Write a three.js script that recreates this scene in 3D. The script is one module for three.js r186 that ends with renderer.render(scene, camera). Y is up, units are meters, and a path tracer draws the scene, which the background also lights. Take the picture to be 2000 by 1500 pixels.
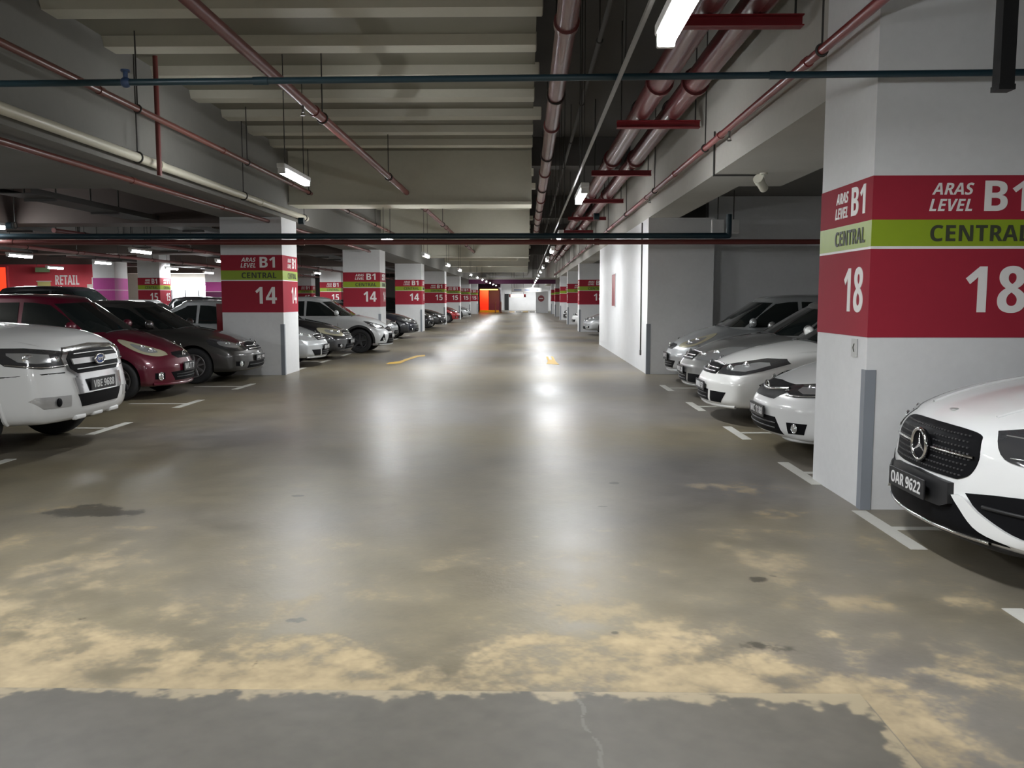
import * as THREE from 'three';
import { mergeGeometries, mergeVertices, toCreasedNormals } from 'three/addons/utils/BufferGeometryUtils.js';
import { RoundedBoxGeometry } from 'three/addons/geometries/RoundedBoxGeometry.js';
import { TextGeometry } from 'three/addons/geometries/TextGeometry.js';
import { FontLoader } from 'three/addons/loaders/FontLoader.js';
import { RectAreaLightUniformsLib } from 'three/addons/lights/RectAreaLightUniformsLib.js';
import { Brush, Evaluator, SUBTRACTION } from 'three-bvh-csg';
import { MeshBVH } from 'three-mesh-bvh';

// ---------------------------------------------------------------- camera, exposure, light level
// metres, y up; the aisle runs along -z ("depth" d = -z below), the lens is 1.5 m above the floor
const scene = new THREE.Scene();
scene.background = new THREE.Color(0, 0, 0);
const F = 1700;
const camera = new THREE.PerspectiveCamera(2 * Math.atan(750 / F) * 180 / Math.PI, 2000 / 1500, 0.05, 300);
camera.position.set(0, 1.5, 0);
camera.rotation.order = 'YXZ';
camera.rotation.set(-Math.atan(167 / F), Math.atan(28 / F), 0);
const renderer = new THREE.WebGLRenderer({ antialias: true });
renderer.toneMapping = THREE.LinearToneMapping;
renderer.toneMappingExposure = 1.85;
renderer.shadowMap.enabled = true;
RectAreaLightUniformsLib.init();
const LAMP_LIGHT = 95;      // luminance of the fluorescent tubes towards the floor
const LAMP_GLOW = 50;        // what the eye sees of the tube itself
const LAMP_COLOR = new THREE.Color(0.96, 0.985, 1.0);

// ---------------------------------------------------------------- helpers
let seed = 12345;
const rnd = () => { seed = (seed * 1664525 + 1013904223) >>> 0; return seed / 4294967296; };
const used = new Map();
function numbered(name) {
  const n = used.get(name) ?? 0; used.set(name, n + 1);
  return n ? name + '_' + String(n).padStart(3, '0') : name;
}
function tag(o, label, category, group, kind) {
  if (label) o.userData.label = label;
  if (category) o.userData.category = category;
  if (group) o.userData.group = group;
  if (kind) o.userData.kind = kind;
  return o;
}
function shadow(o) { o.traverse((c) => { if (c.isMesh) { c.castShadow = true; c.receiveShadow = true; } }); return o; }
function mesh(name, geo, mat, parent) {
  const m = new THREE.Mesh(geo, mat); m.name = parent ? name : numbered(name);
  m.castShadow = m.receiveShadow = true;
  (parent ?? scene).add(m); return m;
}
function thing(name, label, category, pos = [0, 0, 0], turn = 0, group) {
  const o = new THREE.Group(); o.name = numbered(name); o.position.set(...pos); o.rotation.y = turn; scene.add(o);
  return tag(o, label, category, group);
}
function structure(name, geo, mat, label, category = 'structure') {
  return tag(mesh(name, geo, mat), label, category, null, 'structure');
}
// a box with uv in metres by the dominant axis of each face, so that procedural patterns keep their size
function box(x0, x1, y0, y1, z0, z1) {
  const g = new THREE.BoxGeometry(x1 - x0, y1 - y0, z1 - z0);
  g.translate((x0 + x1) / 2, (y0 + y1) / 2, (z0 + z1) / 2);
  return metricUV(g);
}
function metricUV(g, k = 1) {
  const p = g.attributes.position, n = g.attributes.normal, uv = new Float32Array(p.count * 2);
  for (let i = 0; i < p.count; i++) {
    const ax = Math.abs(n.getX(i)), ay = Math.abs(n.getY(i)), az = Math.abs(n.getZ(i));
    let u, v;
    if (ay >= ax && ay >= az) { u = p.getX(i); v = -p.getZ(i); } else if (ax >= az) { u = p.getZ(i); v = p.getY(i); } else { u = p.getX(i); v = p.getY(i); }
    uv[2 * i] = u * k; uv[2 * i + 1] = v * k;
  }
  g.setAttribute('uv', new THREE.BufferAttribute(uv, 2));
  return g;
}
const V = (x, y, z) => new THREE.Vector3(x, y, z);
function rod(a, b, r, seg = 10) {
  const A = V(...a), B = V(...b), d = B.clone().sub(A), L = d.length();
  const g = new THREE.CylinderGeometry(r, r, L, seg, 1);
  g.applyQuaternion(new THREE.Quaternion().setFromUnitVectors(V(0, 1, 0), d.normalize()));
  g.translate((A.x + B.x) / 2, (A.y + B.y) / 2, (A.z + B.z) / 2);
  return g;
}
function merge(list) {
  const l = list.map((g) => { let h = g.index ? g.toNonIndexed() : g; if (h === g) h = g.clone(); for (const k of Object.keys(h.attributes)) if (!['position', 'normal', 'uv'].includes(k)) h.deleteAttribute(k); if (!h.attributes.uv) h.setAttribute('uv', new THREE.BufferAttribute(new Float32Array(h.attributes.position.count * 2), 2)); return h; });
  return mergeGeometries(l, false);
}
const ORD = ['first', 'second', 'third', 'fourth', 'fifth', 'sixth', 'seventh', 'eighth', 'ninth', 'tenth', 'eleventh', 'twelfth', 'thirteenth', 'fourteenth', 'fifteenth', 'sixteenth'];
// tileable value noise
function lattice(n, s) { const a = new Float32Array(n * n); let q = s >>> 0; for (let i = 0; i < a.length; i++) { q = (Math.imul(q, 1664525) + 1013904223) >>> 0; a[i] = (q >>> 8) / 16777216; } return a; }
function noiseField(size, cells, s) {
  const L = lattice(cells, s), out = new Float32Array(size * size), k = cells / size;
  for (let y = 0; y < size; y++) {
    const fy = y * k, y0 = Math.floor(fy), ty = fy - y0, sy = ty * ty * (3 - 2 * ty), r0 = (y0 % cells) * cells, r1 = ((y0 + 1) % cells) * cells;
    for (let x = 0; x < size; x++) {
      const fx = x * k, x0 = Math.floor(fx), tx = fx - x0, sx = tx * tx * (3 - 2 * tx), c0 = x0 % cells, c1 = (x0 + 1) % cells;
      const a = L[r0 + c0] + (L[r0 + c1] - L[r0 + c0]) * sx, b = L[r1 + c0] + (L[r1 + c1] - L[r1 + c0]) * sx;
      out[y * size + x] = a + (b - a) * sy;
    }
  }
  return out;
}
function fbm(size, cells, oct, s, gain = 0.5) {
  const out = new Float32Array(size * size); let amp = 1, tot = 0, c = cells;
  for (let o = 0; o < oct && c <= size; o++) { const f = noiseField(size, c, s + o * 7919); for (let i = 0; i < out.length; i++) out[i] += amp * f[i]; tot += amp; amp *= gain; c *= 2; }
  for (let i = 0; i < out.length; i++) out[i] /= tot;
  return out;
}
function enlarge(f, n, size) {
  const out = new Float32Array(size * size), k = n / size;
  for (let y = 0; y < size; y++) { const fy = y * k, y0 = fy | 0, ty = fy - y0, r0 = y0 * n, r1 = ((y0 + 1) % n) * n; for (let x = 0; x < size; x++) { const fx = x * k, x0 = fx | 0, tx = fx - x0, x1 = (x0 + 1) % n; const p = f[r0 + x0] + (f[r0 + x1] - f[r0 + x0]) * tx, q = f[r1 + x0] + (f[r1 + x1] - f[r1 + x0]) * tx; out[y * size + x] = p + (q - p) * ty; } }
  return out;
}
const clamp = (x, a = 0, b = 1) => Math.min(b, Math.max(a, x));
const sstep = (a, b, x) => { const t = clamp((x - a) / (b - a)); return t * t * (3 - 2 * t); };
const toS = (x) => Math.round(255 * clamp(x <= 0.0031308 ? 12.92 * x : 1.055 * Math.pow(x, 1 / 2.4) - 0.055));
function dataTex(size, fill, srgb) {
  const d = new Uint8Array(size * size * 4);
  const c = [0, 0, 0];
  for (let y = 0; y < size; y++) for (let x = 0; x < size; x++) { const i = y * size + x; fill(i, x, y, c); const j = i * 4; if (srgb) { d[j] = toS(c[0]); d[j + 1] = toS(c[1]); d[j + 2] = toS(c[2]); } else { d[j] = 255 * clamp(c[0]); d[j + 1] = 255 * clamp(c[1]); d[j + 2] = 255 * clamp(c[2]); } d[j + 3] = 255; }
  const t = new THREE.DataTexture(d, size, size, THREE.RGBAFormat);
  t.wrapS = t.wrapT = THREE.RepeatWrapping; t.magFilter = THREE.LinearFilter; t.minFilter = THREE.LinearMipmapLinearFilter; t.generateMipmaps = true;
  if (srgb) t.colorSpace = THREE.SRGBColorSpace;
  t.needsUpdate = true; return t;
}
function retile(t, metres) { const c = t.clone(); c.repeat.set(1 / metres, 1 / metres); c.needsUpdate = true; return c; }

// ---------------------------------------------------------------- materials
const std = (r, g, b, rough = 0.6, metal = 0, extra = {}) => { const m = new THREE.MeshStandardMaterial({ roughness: rough, metalness: metal, ...extra }); m.color.setRGB(r, g, b); return m; };
// painted plaster / concrete: mottled tone, trowel marks
const mott = fbm(512, 4, 6, 11), fine = fbm(512, 64, 3, 77);
const plasterTex = dataTex(512, (i, x, y, c) => { const v = 0.9 + 0.14 * (mott[i] - 0.5) + 0.05 * (fine[i] - 0.5); c[0] = c[1] = c[2] = v; }, true);
const plasterBump = dataTex(512, (i, x, y, c) => { c[0] = c[1] = c[2] = 0.5 + 0.5 * (fine[i] - 0.5) + 0.5 * (mott[i] - 0.5); }, false);
const plaster = (r, g, b, rough = 0.6) => std(r, g, b, rough, 0, { map: retile(plasterTex, 3) });
const M = {
  white: plaster(0.80, 0.805, 0.81, 0.6),
  beige: plaster(0.50, 0.485, 0.44, 0.75),
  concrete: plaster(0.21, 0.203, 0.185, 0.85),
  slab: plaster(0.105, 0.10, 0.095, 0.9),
  deck: plaster(0.17, 0.158, 0.118, 0.5),  // darkened tone of the same deck, so the ribs read as lit bands
  deckRibLit: plaster(0.56, 0.54, 0.45, 0.5),  // bright reflected bands of the deck, put into the rib colour
  red: plaster(0.37, 0.014, 0.036, 0.8),
  green: plaster(0.30, 0.42, 0.02, 0.45),
  cream: plaster(0.74, 0.72, 0.61, 0.5),
  letter: std(0.82, 0.80, 0.78, 0.5),
  letterDark: std(0.045, 0.05, 0.03, 0.6),
  guard: std(0.24, 0.26, 0.29, 0.5),
  redPipe: std(0.22, 0.035, 0.034, 0.3),
  rustPipe: std(0.13, 0.036, 0.027, 0.32),
  waterPipe: std(0.13, 0.034, 0.036, 0.26),
  redPipeDull: std(0.15, 0.035, 0.03, 0.4),
  redBracket: std(0.20, 0.010, 0.016, 0.45),
  pinkPipe: std(0.17, 0.062, 0.062, 0.26),
  whitePipe: std(0.62, 0.59, 0.48, 0.4),
  bluePipe: std(0.012, 0.036, 0.05, 0.4),
  steel: std(0.26, 0.25, 0.24, 0.38, 0.6),
  rodMat: std(0.05, 0.048, 0.045, 0.6, 0.3),
  black: std(0.012, 0.012, 0.013, 0.5),
  housing: std(0.75, 0.75, 0.74, 0.5),
  linePaint: plaster(0.60, 0.59, 0.54, 0.6),
  yellowPaint: plaster(0.70, 0.42, 0.02, 0.55),
  magenta: plaster(0.50, 0.07, 0.32, 0.5),
  purple: plaster(0.12, 0.015, 0.075, 0.5),
  retailRed: plaster(0.72, 0.085, 0.11, 0.55),
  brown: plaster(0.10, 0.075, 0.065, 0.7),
};
const lampMat = new THREE.MeshStandardMaterial({ color: 0xffffff, emissive: LAMP_COLOR, emissiveIntensity: LAMP_GLOW });
const font = await new FontLoader().loadAsync('fonts/droid/droid_sans_bold.typeface.json');
// raised lettering: origin at the left end of the baseline, reading along +x, facing +z
function text(str, height, width, slant = 0, depth = 0.004) {
  const g = new TextGeometry(str, { font, size: height, depth, curveSegments: 5 });
  g.computeBoundingBox(); const b = g.boundingBox;
  g.translate(-b.min.x, -b.min.y, 0);
  g.scale(width / (b.max.x - b.min.x), height / (b.max.y - b.min.y), 1);
  if (slant) { const m = new THREE.Matrix4().makeShear(0, 0, slant, 0, 0, 0); g.applyMatrix4(m); }
  return g;
}

// ================================================================ FLOOR
// one 12 m tile of sealed concrete, X -8..4, depth 2.2..14.2; the same periodic ground carries on around it
const FS = 2048, FT = 12, FX0 = -8, FD0 = 2.2;
{
  const big = enlarge(fbm(512, 3, 6, 3), 512, FS), mid = enlarge(fbm(1024, 7, 6, 29), 1024, FS), fin = fbm(FS, 64, 5, 101, 0.65), str = enlarge(fbm(512, 5, 6, 333), 512, FS), gr = fbm(FS, 32, 6, 4711, 0.75);
  const at = (x, y) => [FX0 + x / FS * FT, FD0 + y / FS * FT];
  const base = (i, c) => {
    const a = big[i] - 0.5, b = mid[i] - 0.5, f = fin[i] - 0.5;
    const v = 0.142 * (1 + 0.75 * a + 0.55 * b + 0.55 * f + 0.35 * (gr[i] - 0.5));
    const warm = clamp(0.5 + 2.4 * (str[i] - 0.5));
    c[0] = v * (1.03 + 0.12 * warm); c[1] = v * (0.95 + 0.02 * warm); c[2] = v * (0.87 - 0.24 * warm);
  };
  const rough = (i) => 0.395 + 0.12 * (mid[i] - 0.5) + 0.10 * (big[i] - 0.5) + 0.10 * (fin[i] - 0.5);
  // dried dust along the joint of the entrance slab: ragged blotches of beige grit
  const dust = (i, X, d) => {
    const off = X < 1.27 ? d - 3.2 : (d < 3.2 ? X - 1.27 : Math.hypot(X - 1.3, d - 3.2));
    if (off < -0.05 || off > 2.4) return 0;
    const reach = 0.14 + 0.42 * sstep(0.32, 0.75, str[i]) + 0.30 * (mid[i] - 0.5);
    const fade = clamp(1 - off / Math.max(0.05, reach));
    const grit = 1.0 * (fin[i] - 0.5) + 2.2 * (gr[i] - 0.5) + 0.8 * (mid[i] - 0.5);
    return 0.70 * sstep(0.14, 0.78, 0.70 * Math.sqrt(fade) + grit) * (1 - 0.6 * sstep(0.35, 1.0, off));
  };
  const spots = [[1.27, 4.56, 0.07, 0.05], [1.34, 4.62, 0.05, 0.05], [1.02, 3.64, 0.12, 0.07], [0.16, 4.15, 0.03, 0.03], [0.40, 3.8, 0.02, 0.02], [-1.08, 3.93, 0.07, 0.035], [-1.12, 3.42, 0.015, 0.06], [-1.76, 6.5, 0.05, 0.04], [-2.1, 3.93, 0.03, 0.04], [0.72, 7.0, 0.04, 0.04], [0.55, 6.2, 0.04, 0.02], [-3.06, 6.02, 0.30, 0.22]];
  const scuffs = [[1.6, 6.8, 0.55, 0.30], [1.9, 4.2, 0.9, 0.16], [1.75, 6.0, 0.35, 0.16], [-3.35, 6.05, 0.35, 0.12], [-2.4, 3.6, 0.7, 0.12]];
  const colourAt = (i, x, y, c) => {
    base(i, c);
    const [X, d] = at(x, y);
    let u = dust(i, X, d);
    for (const [sx, sd, rx, rd] of scuffs) { const q = ((X - sx) / rx) ** 2 + ((d - sd) / rd) ** 2; if (q < 1) u = Math.max(u, 0.55 * sstep(0.56, 0.72, 0.5 * mid[i] + 0.7 * fin[i]) * (1 - q)); }
    if (u > 0) { const w_ = 0.95 + 1.3 * (gr[i] - 0.5) + 0.8 * (fin[i] - 0.5); c[0] += (0.41 * w_ - c[0]) * u; c[1] += (0.315 * w_ - c[1]) * u; c[2] += (0.18 * w_ - c[2]) * u; }
    for (const [sx, sd, rx, rd] of spots) { const q = ((X - sx) / rx) ** 2 + ((d - sd) / rd) ** 2; if (q < 3) { const k = 0.6 * sstep(0.9, 0.25, q + 3.4 * (fin[i] - 0.5) + 4.5 * (gr[i] - 0.5)); for (let j = 0; j < 3; j++) c[j] *= 1 - k; } }
    return u;
  };
  const flip = (fn) => (i, x, y, c) => fn(i, x, y, c);
  const tileTex = dataTex(FS, flip(colourAt), true);
  const baseTex = dataTex(1024, (i, x, y, c) => base((y * 2) * FS + x * 2, c), true);
  const tmp = [0, 0, 0];
  const roughTile = dataTex(1024, (i, x, y, c) => { const j = y * 2 * FS + x * 2; const u = colourAt(j, x * 2, y * 2, tmp); c[0] = c[1] = c[2] = clamp(rough(j) + 0.3 * u, 0.31, 0.9); }, false);
  const roughBase = dataTex(1024, (i, x, y, c) => { c[0] = c[1] = c[2] = clamp(rough(y * 2 * FS + x * 2), 0.31, 0.9); }, false);
  const floorBump = plasterBump.clone(); floorBump.repeat.set(8, 8); floorBump.needsUpdate = true;
  const floorMat = (map, r) => new THREE.MeshPhysicalMaterial({ map, roughnessMap: r, roughness: 1, specularIntensity: 0.9, bumpMap: floorBump, bumpScale: 0.0012 });
  const mTile = floorMat(tileTex, roughTile), mBase = floorMat(baseTex, roughBase);
  const floorPiece = (name, x0, x1, d0, d1, mat, label) => {
    const g = new THREE.BoxGeometry(x1 - x0, 0.3, d1 - d0); g.translate((x0 + x1) / 2, -0.15, -(d0 + d1) / 2);
    const p = g.attributes.position, uv = g.attributes.uv;
    for (let i = 0; i < p.count; i++) uv.setXY(i, (p.getX(i) - FX0) / FT, (-p.getZ(i) - FD0) / FT);
    return structure(name, g, mat, label, 'floor');
  };
  floorPiece('floor', FX0, FX0 + FT, FD0, FD0 + FT, mTile, 'glossy brown-grey sealed concrete floor of the parking aisle');
  floorPiece('floor', -34, 8.4, FD0 + FT, 114, mBase, 'sealed concrete floor running on to the far end wall');
  floorPiece('floor', -34, FX0, FD0, FD0 + FT, mBase, 'sealed concrete floor under the neighbouring parking rows');
  floorPiece('floor', FX0 + FT, 8.4, FD0, FD0 + FT, mBase, 'strip of sealed concrete floor along the back wall');
  floorPiece('floor', -34, 8.4, -7, FD0, mBase, 'sealed concrete floor behind the entrance slab');
  // the matt entrance slab in the foreground, its edge proud by a few millimetres
  const g1 = fbm(1024, 5, 6, 909), g2 = fbm(1024, 90, 4, 515);
  const slabTex = dataTex(1024, (i, x, y, c) => {
    const v = 0.105 * (1 + 0.34 * (g1[i] - 0.5) + 0.34 * (g2[i] - 0.5)); c[0] = v * 1.03; c[1] = v * 0.94; c[2] = v * 0.76;
    const X = -4.73 + x / 1024 * 6, d = -2.8 + y / 1024 * 6, line = 0.19 + (3.17 - d) * 0.115 + 0.012 * Math.sin(d * 23) + 0.05 * (g1[i] - 0.5);
    if (Math.abs(X - line) < 0.007 && d > 2.3 && g2[i] > 0.38) { c[0] = 0.15; c[1] = 0.145; c[2] = 0.12; }
    const edge = Math.min(3.2 - d, 1.27 - X), du = 0.8 * sstep(0.25, 0.6, 0.75 * (1 - edge / 0.13) + 1.3 * (g2[i] - 0.5) + 0.9 * (g1[i] - 0.5)); if (edge < 0.2 && du > 0) { c[0] += (0.38 - c[0]) * du; c[1] += (0.31 - c[1]) * du; c[2] += (0.2 - c[2]) * du; }
  }, true);
  const sg = new THREE.BoxGeometry(6, 0.02, 6); sg.translate(-1.73, -0.006, -0.2);
  const sp = sg.attributes.position, su = sg.attributes.uv;
  for (let i = 0; i < sp.count; i++) su.setXY(i, (sp.getX(i) + 4.73) / 6, (-sp.getZ(i) + 2.8) / 6);
  structure('floor', sg, new THREE.MeshStandardMaterial({ map: slabTex, roughness: 0.5, bumpMap: plasterBump, bumpScale: 0.002 }), 'plain grey concrete entrance slab in the foreground', 'floor');
}

// ================================================================ SHELL
structure('wall_right', box(8.2, 8.4, 0, 5.4, -114, 7), M.white, 'grey plastered back wall behind the cars by column eighteen', 'wall');
structure('wall_left', box(-34.2, -34, 0, 5.4, -114, 7), M.beige, 'plastered wall beyond the neighbouring parking rows', 'wall');
structure('wall_back', box(-34, 8.4, 0, 5.4, 7, 7.2), M.beige, 'plastered wall closing the garage at the entrance', 'wall');
structure('wall_end', box(-34, 8.4, 0, 5.4, -114.2, -112), M.white, 'white end wall closing the far end of the aisle', 'wall');
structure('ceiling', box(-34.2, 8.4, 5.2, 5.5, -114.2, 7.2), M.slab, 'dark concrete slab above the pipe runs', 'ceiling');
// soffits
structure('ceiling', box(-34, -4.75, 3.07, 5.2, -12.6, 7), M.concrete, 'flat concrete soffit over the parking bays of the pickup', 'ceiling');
structure('beam', box(-5.95, -4.75, 3.07, 5.2, -112, -12.6), M.concrete, 'long concrete edge beam over the columns numbered fourteen and fifteen', 'beam');
structure('beam', box(2.39, 2.98, 3.07, 5.2, -112, -7.19), M.beige, 'long pale concrete edge beam over column eighteen and the white wall', 'beam');
structure('ceiling', box(2.98, 3.57, 3.07, 5.2, -12.5, -7.19), M.beige, 'widened pale soffit carrying the surveillance camera', 'ceiling');
structure('ceiling', box(3.57, 8.2, 3.55, 5.2, -112, -6.4), M.concrete, 'concrete slab over the bays along the back wall', 'ceiling');
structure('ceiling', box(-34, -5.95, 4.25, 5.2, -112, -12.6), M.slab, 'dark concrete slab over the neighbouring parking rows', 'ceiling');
// ribbed deck over the driving lane
{
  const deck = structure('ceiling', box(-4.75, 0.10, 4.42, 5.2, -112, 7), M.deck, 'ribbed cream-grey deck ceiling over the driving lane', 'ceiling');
  const prof = new THREE.Shape([[-0.19, 0], [0.19, 0], [0.14, -0.11], [-0.14, -0.11]].map((p) => new THREE.Vector2(...p)));
  const variants = [0, 0.05, 0.12].map((e) => {
    const g = new THREE.ExtrudeGeometry(prof, { depth: 4.85 + e, bevelEnabled: true, bevelSize: 0.012, bevelThickness: 0.01, bevelSegments: 1 });
    g.rotateY(Math.PI / 2); g.translate(-4.75, 4.435, 0); return metricUV(g);
  });
  for (let k = 0, d = 1.28; d < 70; d += 1.27, k++) {
    if ((d > 16.95 && d < 18.4) || (d > 28.2 && d < 29.5) || (d > 39.4 && d < 40.6)) continue;
    const r = mesh('rib', variants[[0, 1, 0, 2, 0, 0, 1][k % 7]], M.deckRibLit, deck); r.position.z = -d;
  }
}
// downstand beams across the lane at the column lines
[17.6, 28.7, 39.9, 51.0, 62.2].forEach((d, i) => {
  const b = structure('beam', box(-4.75, 0.10, 3.42, 4.42, -d - 0.7, -d), M.cream, ['deep cream crossbeam over the lane at the first column marked fourteen', 'cream crossbeam over the lane at the second column marked fourteen', 'cream crossbeam over the lane at the third column marked fourteen', 'cream crossbeam over the lane at the first column marked fifteen', 'cream crossbeam over the lane at the second column marked fifteen'][i], 'beam');
  mesh('beam_lip', box(-4.75, 0.10, 3.36, 3.42, -d - 0.74, -d + 0.05), M.cream, b);
});
// crossbeams over the neighbouring bays
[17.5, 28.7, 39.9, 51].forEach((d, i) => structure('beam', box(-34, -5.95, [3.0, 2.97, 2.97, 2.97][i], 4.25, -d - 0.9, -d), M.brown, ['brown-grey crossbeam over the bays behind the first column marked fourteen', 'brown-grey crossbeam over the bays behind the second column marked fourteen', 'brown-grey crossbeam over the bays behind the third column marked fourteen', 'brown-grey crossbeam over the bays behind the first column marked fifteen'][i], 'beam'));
// white block between the bays on the right, its return face and the grey wall behind it
structure('wall_block', box(2.39, 3.68, 0, 3.07, -28.65, -17.3), M.white, 'white painted wall block with a corner guard and a red plaque', 'wall');
structure('wall_return', box(3.68, 8.2, 0, 3.55, -18.2, -17.9), M.white, 'shaded grey wall behind the silver cars by the white block', 'wall');
{
  const g = thing('corner_guard', 'grey corner guard on the white wall block', 'corner guard', [2.39, 0, -17.3]);
  mesh('guard_face', box(-0.012, 0.07, 0, 1.0, 0, 0.012), M.guard, g); mesh('guard_side', box(-0.012, 0, 0, 1.0, -0.07, 0), M.guard, g);
  const p = thing('wall_conduit', 'thin dark conduit running down the white wall block', 'conduit', [2.375, 0, -18.15]);
  mesh('conduit', rod([0, 0.42, 0], [0, 3.05, 0], 0.014), M.rodMat, p); mesh('outlet_box', new RoundedBoxGeometry(0.03, 0.11, 0.08, 2, 0.008).translate(0, 0.38, 0), M.rodMat, p);
  const s = thing('wall_plaque', 'tall red plaque on the white wall block', 'sign', [2.385, 1.3, -23.9]);
  mesh('panel', box(-0.012, 0, 0, 0.85, -0.45, 0.45), M.redBracket, s); mesh('panel_frame', merge([box(-0.018, 0, -0.02, 0, -0.47, 0.47), box(-0.018, 0, 0.85, 0.87, -0.47, 0.47), box(-0.018, 0, 0, 0.85, -0.47, -0.45), box(-0.018, 0, 0, 0.85, 0.45, 0.47)]), M.white, s);
}

// ================================================================ COLUMNS
const BAND = { top: 2.342, g1: 2.042, g0: 1.86, w0: 1.843, bottom: 1.229 };
const lettersCache = new Map();
function lettering(num) {
  if (!lettersCache.has(num)) {
    const white = merge([text('ARAS', 0.082, 0.27, 0.22).translate(0.40, 2.21, 0), text('LEVEL', 0.082, 0.29, 0.22).translate(0.385, 2.10, 0), text('B1', 0.205, 0.30).translate(0.76, 2.10, 0)]);
    const dark = text('CENTRAL', 0.112, 0.68).translate(0.40, 1.893, 0);
    const number = text(num, 0.325, 0.42).translate(0.66, 1.40, 0);
    lettersCache.set(num, { white, dark, number });
  }
  return lettersCache.get(num);
}
function column(x0, x1, d0, d1, num, label, group, aisle, opt = {}) {
  const w = x1 - x0, len = d1 - d0, top = opt.top ?? 3.07;
  const c = thing('column', label, 'column', [x0, 0, -d0], 0, group);
  const rb = (xa, xb, y0, y1, za, zb) => box(xa, xb, y0, y1, za, zb);
  mesh('shaft', rb(0, w, 0, top, -len, 0), M.white, c);
  const e = 0.004, skin = (n, y0, y1, m, ex = e) => mesh(n, rb(-ex, w + ex, y0, y1, -len - ex, ex), m, c);
  const upper = opt.upper ?? M.red, mid = opt.mid ?? M.green, lower = opt.lower ?? M.red;
  skin('upper_band', BAND.g1, BAND.top, upper); skin('middle_band', BAND.g0, BAND.g1, mid); skin('white_stripe', BAND.w0, BAND.g0, M.letter); skin('lower_band', BAND.bottom, BAND.w0, lower);
  if (num) {
    const L = lettering(num);
    const sides = [[0, 0.004, 0, 1 * w / 1.2], [aisle > 0 ? w + 0.004 : -0.004, -(aisle > 0 ? 0 : len), aisle > 0 ? Math.PI / 2 : -Math.PI / 2, len / 1.2]];
    for (const [x, z, turn, k] of sides) {
      for (const [n, g, m] of [['level_lettering', L.white, M.letter], ['zone_lettering', L.dark, M.letterDark], ['number', L.number, M.letter]]) {
        const t = mesh(n, g, m, c); t.position.set(x, 0, z); t.rotation.y = turn; t.scale.x = k;
        if (turn === 0) t.position.z = 0.003;
      }
    }
  }
  if (opt.guard !== false) {
    const gx = aisle > 0 ? w : 0, s = aisle > 0 ? -1 : 1;
    const ge = 0.010;
    for (const [zz, t] of [[0, 1]]) {
      const gg = merge([rb(Math.min(gx - s * ge, gx + s * 0.065), Math.max(gx - s * ge, gx + s * 0.065), 0, 1.0, Math.min(zz, zz + t * ge), Math.max(zz, zz + t * ge)), rb(Math.min(gx, gx - s * ge), Math.max(gx, gx - s * ge), 0, 1.0, Math.min(zz, zz - t * 0.065), Math.max(zz, zz - t * 0.065))]);
      mesh('corner_guard', gg, M.guard, c);
    }
  }
  return c;
}
const RX0 = 2.39, RX1 = 3.59, LX1 = -4.75, LX0 = -5.95;
column(RX0, RX1, 6.14, 7.19, '18', 'white column banded red and lime, numbered eighteen, beside the white car with a star emblem', 'banded columns by the back wall', -1, { top: 5.2 });
{
  const s = thing('arrow_plaque', 'small grey chevron plaque on column eighteen', 'sign', [2.384, 1.08, -6.36]);
  mesh('panel', box(-0.006, 0, 0, 0.13, -0.05, 0.05), std(0.55, 0.55, 0.54, 0.5), s);
  const ch = new THREE.Shape([[0.02, 0.035], [0, 0.065], [0.02, 0.095], [0.033, 0.095], [0.013, 0.065], [0.033, 0.035]].map((p) => new THREE.Vector2(...p)));
  const cg = new THREE.ExtrudeGeometry(ch, { depth: 0.003, bevelEnabled: false }); cg.rotateY(-Math.PI / 2); cg.translate(-0.006, 0, -0.018);
  mesh('chevron', cg, M.letterDark, s);
}
const LEFT_D = [17.0, 28.35, 39.6, 50.8, 62.2, 73.4, 85];
const LEFT_N = ['14', '14', '14', '15', '15', '15', '15'];
const ordinal = ['first', 'second', 'third', 'fourth'];
LEFT_D.forEach((d, i) => column(LX0, LX1, d, d + 1.1, LEFT_N[i], i < 3 ? ['banded red and lime column numbered fourteen beside the dark grey sedan', 'banded red and lime column numbered fourteen behind the white crossover hatchback', 'banded red and lime column numbered fourteen beside the black sedan'][i] : `banded red and lime column numbered fifteen, ${ordinal[i - 3]} along the lane after the fourteens`, 'banded columns along the lane', 1));
[39.6, 50.7, 61.9, 73, 84.5].forEach((d, i) => column(RX0, RX1, d, d + 1.1, i ? '19' : '18', `banded red and lime column past the white wall block, ${['first', 'second', 'third', 'fourth', 'fifth'][i]} towards the end wall`, 'banded columns by the back wall', -1));
// columns of the neighbouring rows
column(-17.95, -17.05, 36.0, 37.2, null, 'white and magenta column beside the red retail wall', null, -1, { upper: M.magenta, mid: M.magenta, lower: M.magenta, top: 4.25, guard: false });
column(-16.6, -15.7, 45.0, 46.1, null, 'pink column with a dark text strip by the lit shop window', null, -1, { upper: M.magenta, mid: M.magenta, lower: M.purple, top: 4.25, guard: false });
column(-15.9, -15.0, 35.6, 36.7, '15', 'banded red and lime column between the retail wall and the lit shop window', 'banded columns of the neighbouring rows', 1, { top: 4.25, guard: false });
column(-10.7, -9.6, 45.2, 46.3, '15', 'banded red and lime column seen between the two nearest columns marked fourteen', 'banded columns of the neighbouring rows', 1, { top: 4.25, guard: false });
column(-15.3, -14.3, 58, 59.1, '15', 'banded red and lime column far behind the silver sedan', 'banded columns of the neighbouring rows', 1, { top: 4.25, guard: false });

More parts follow.
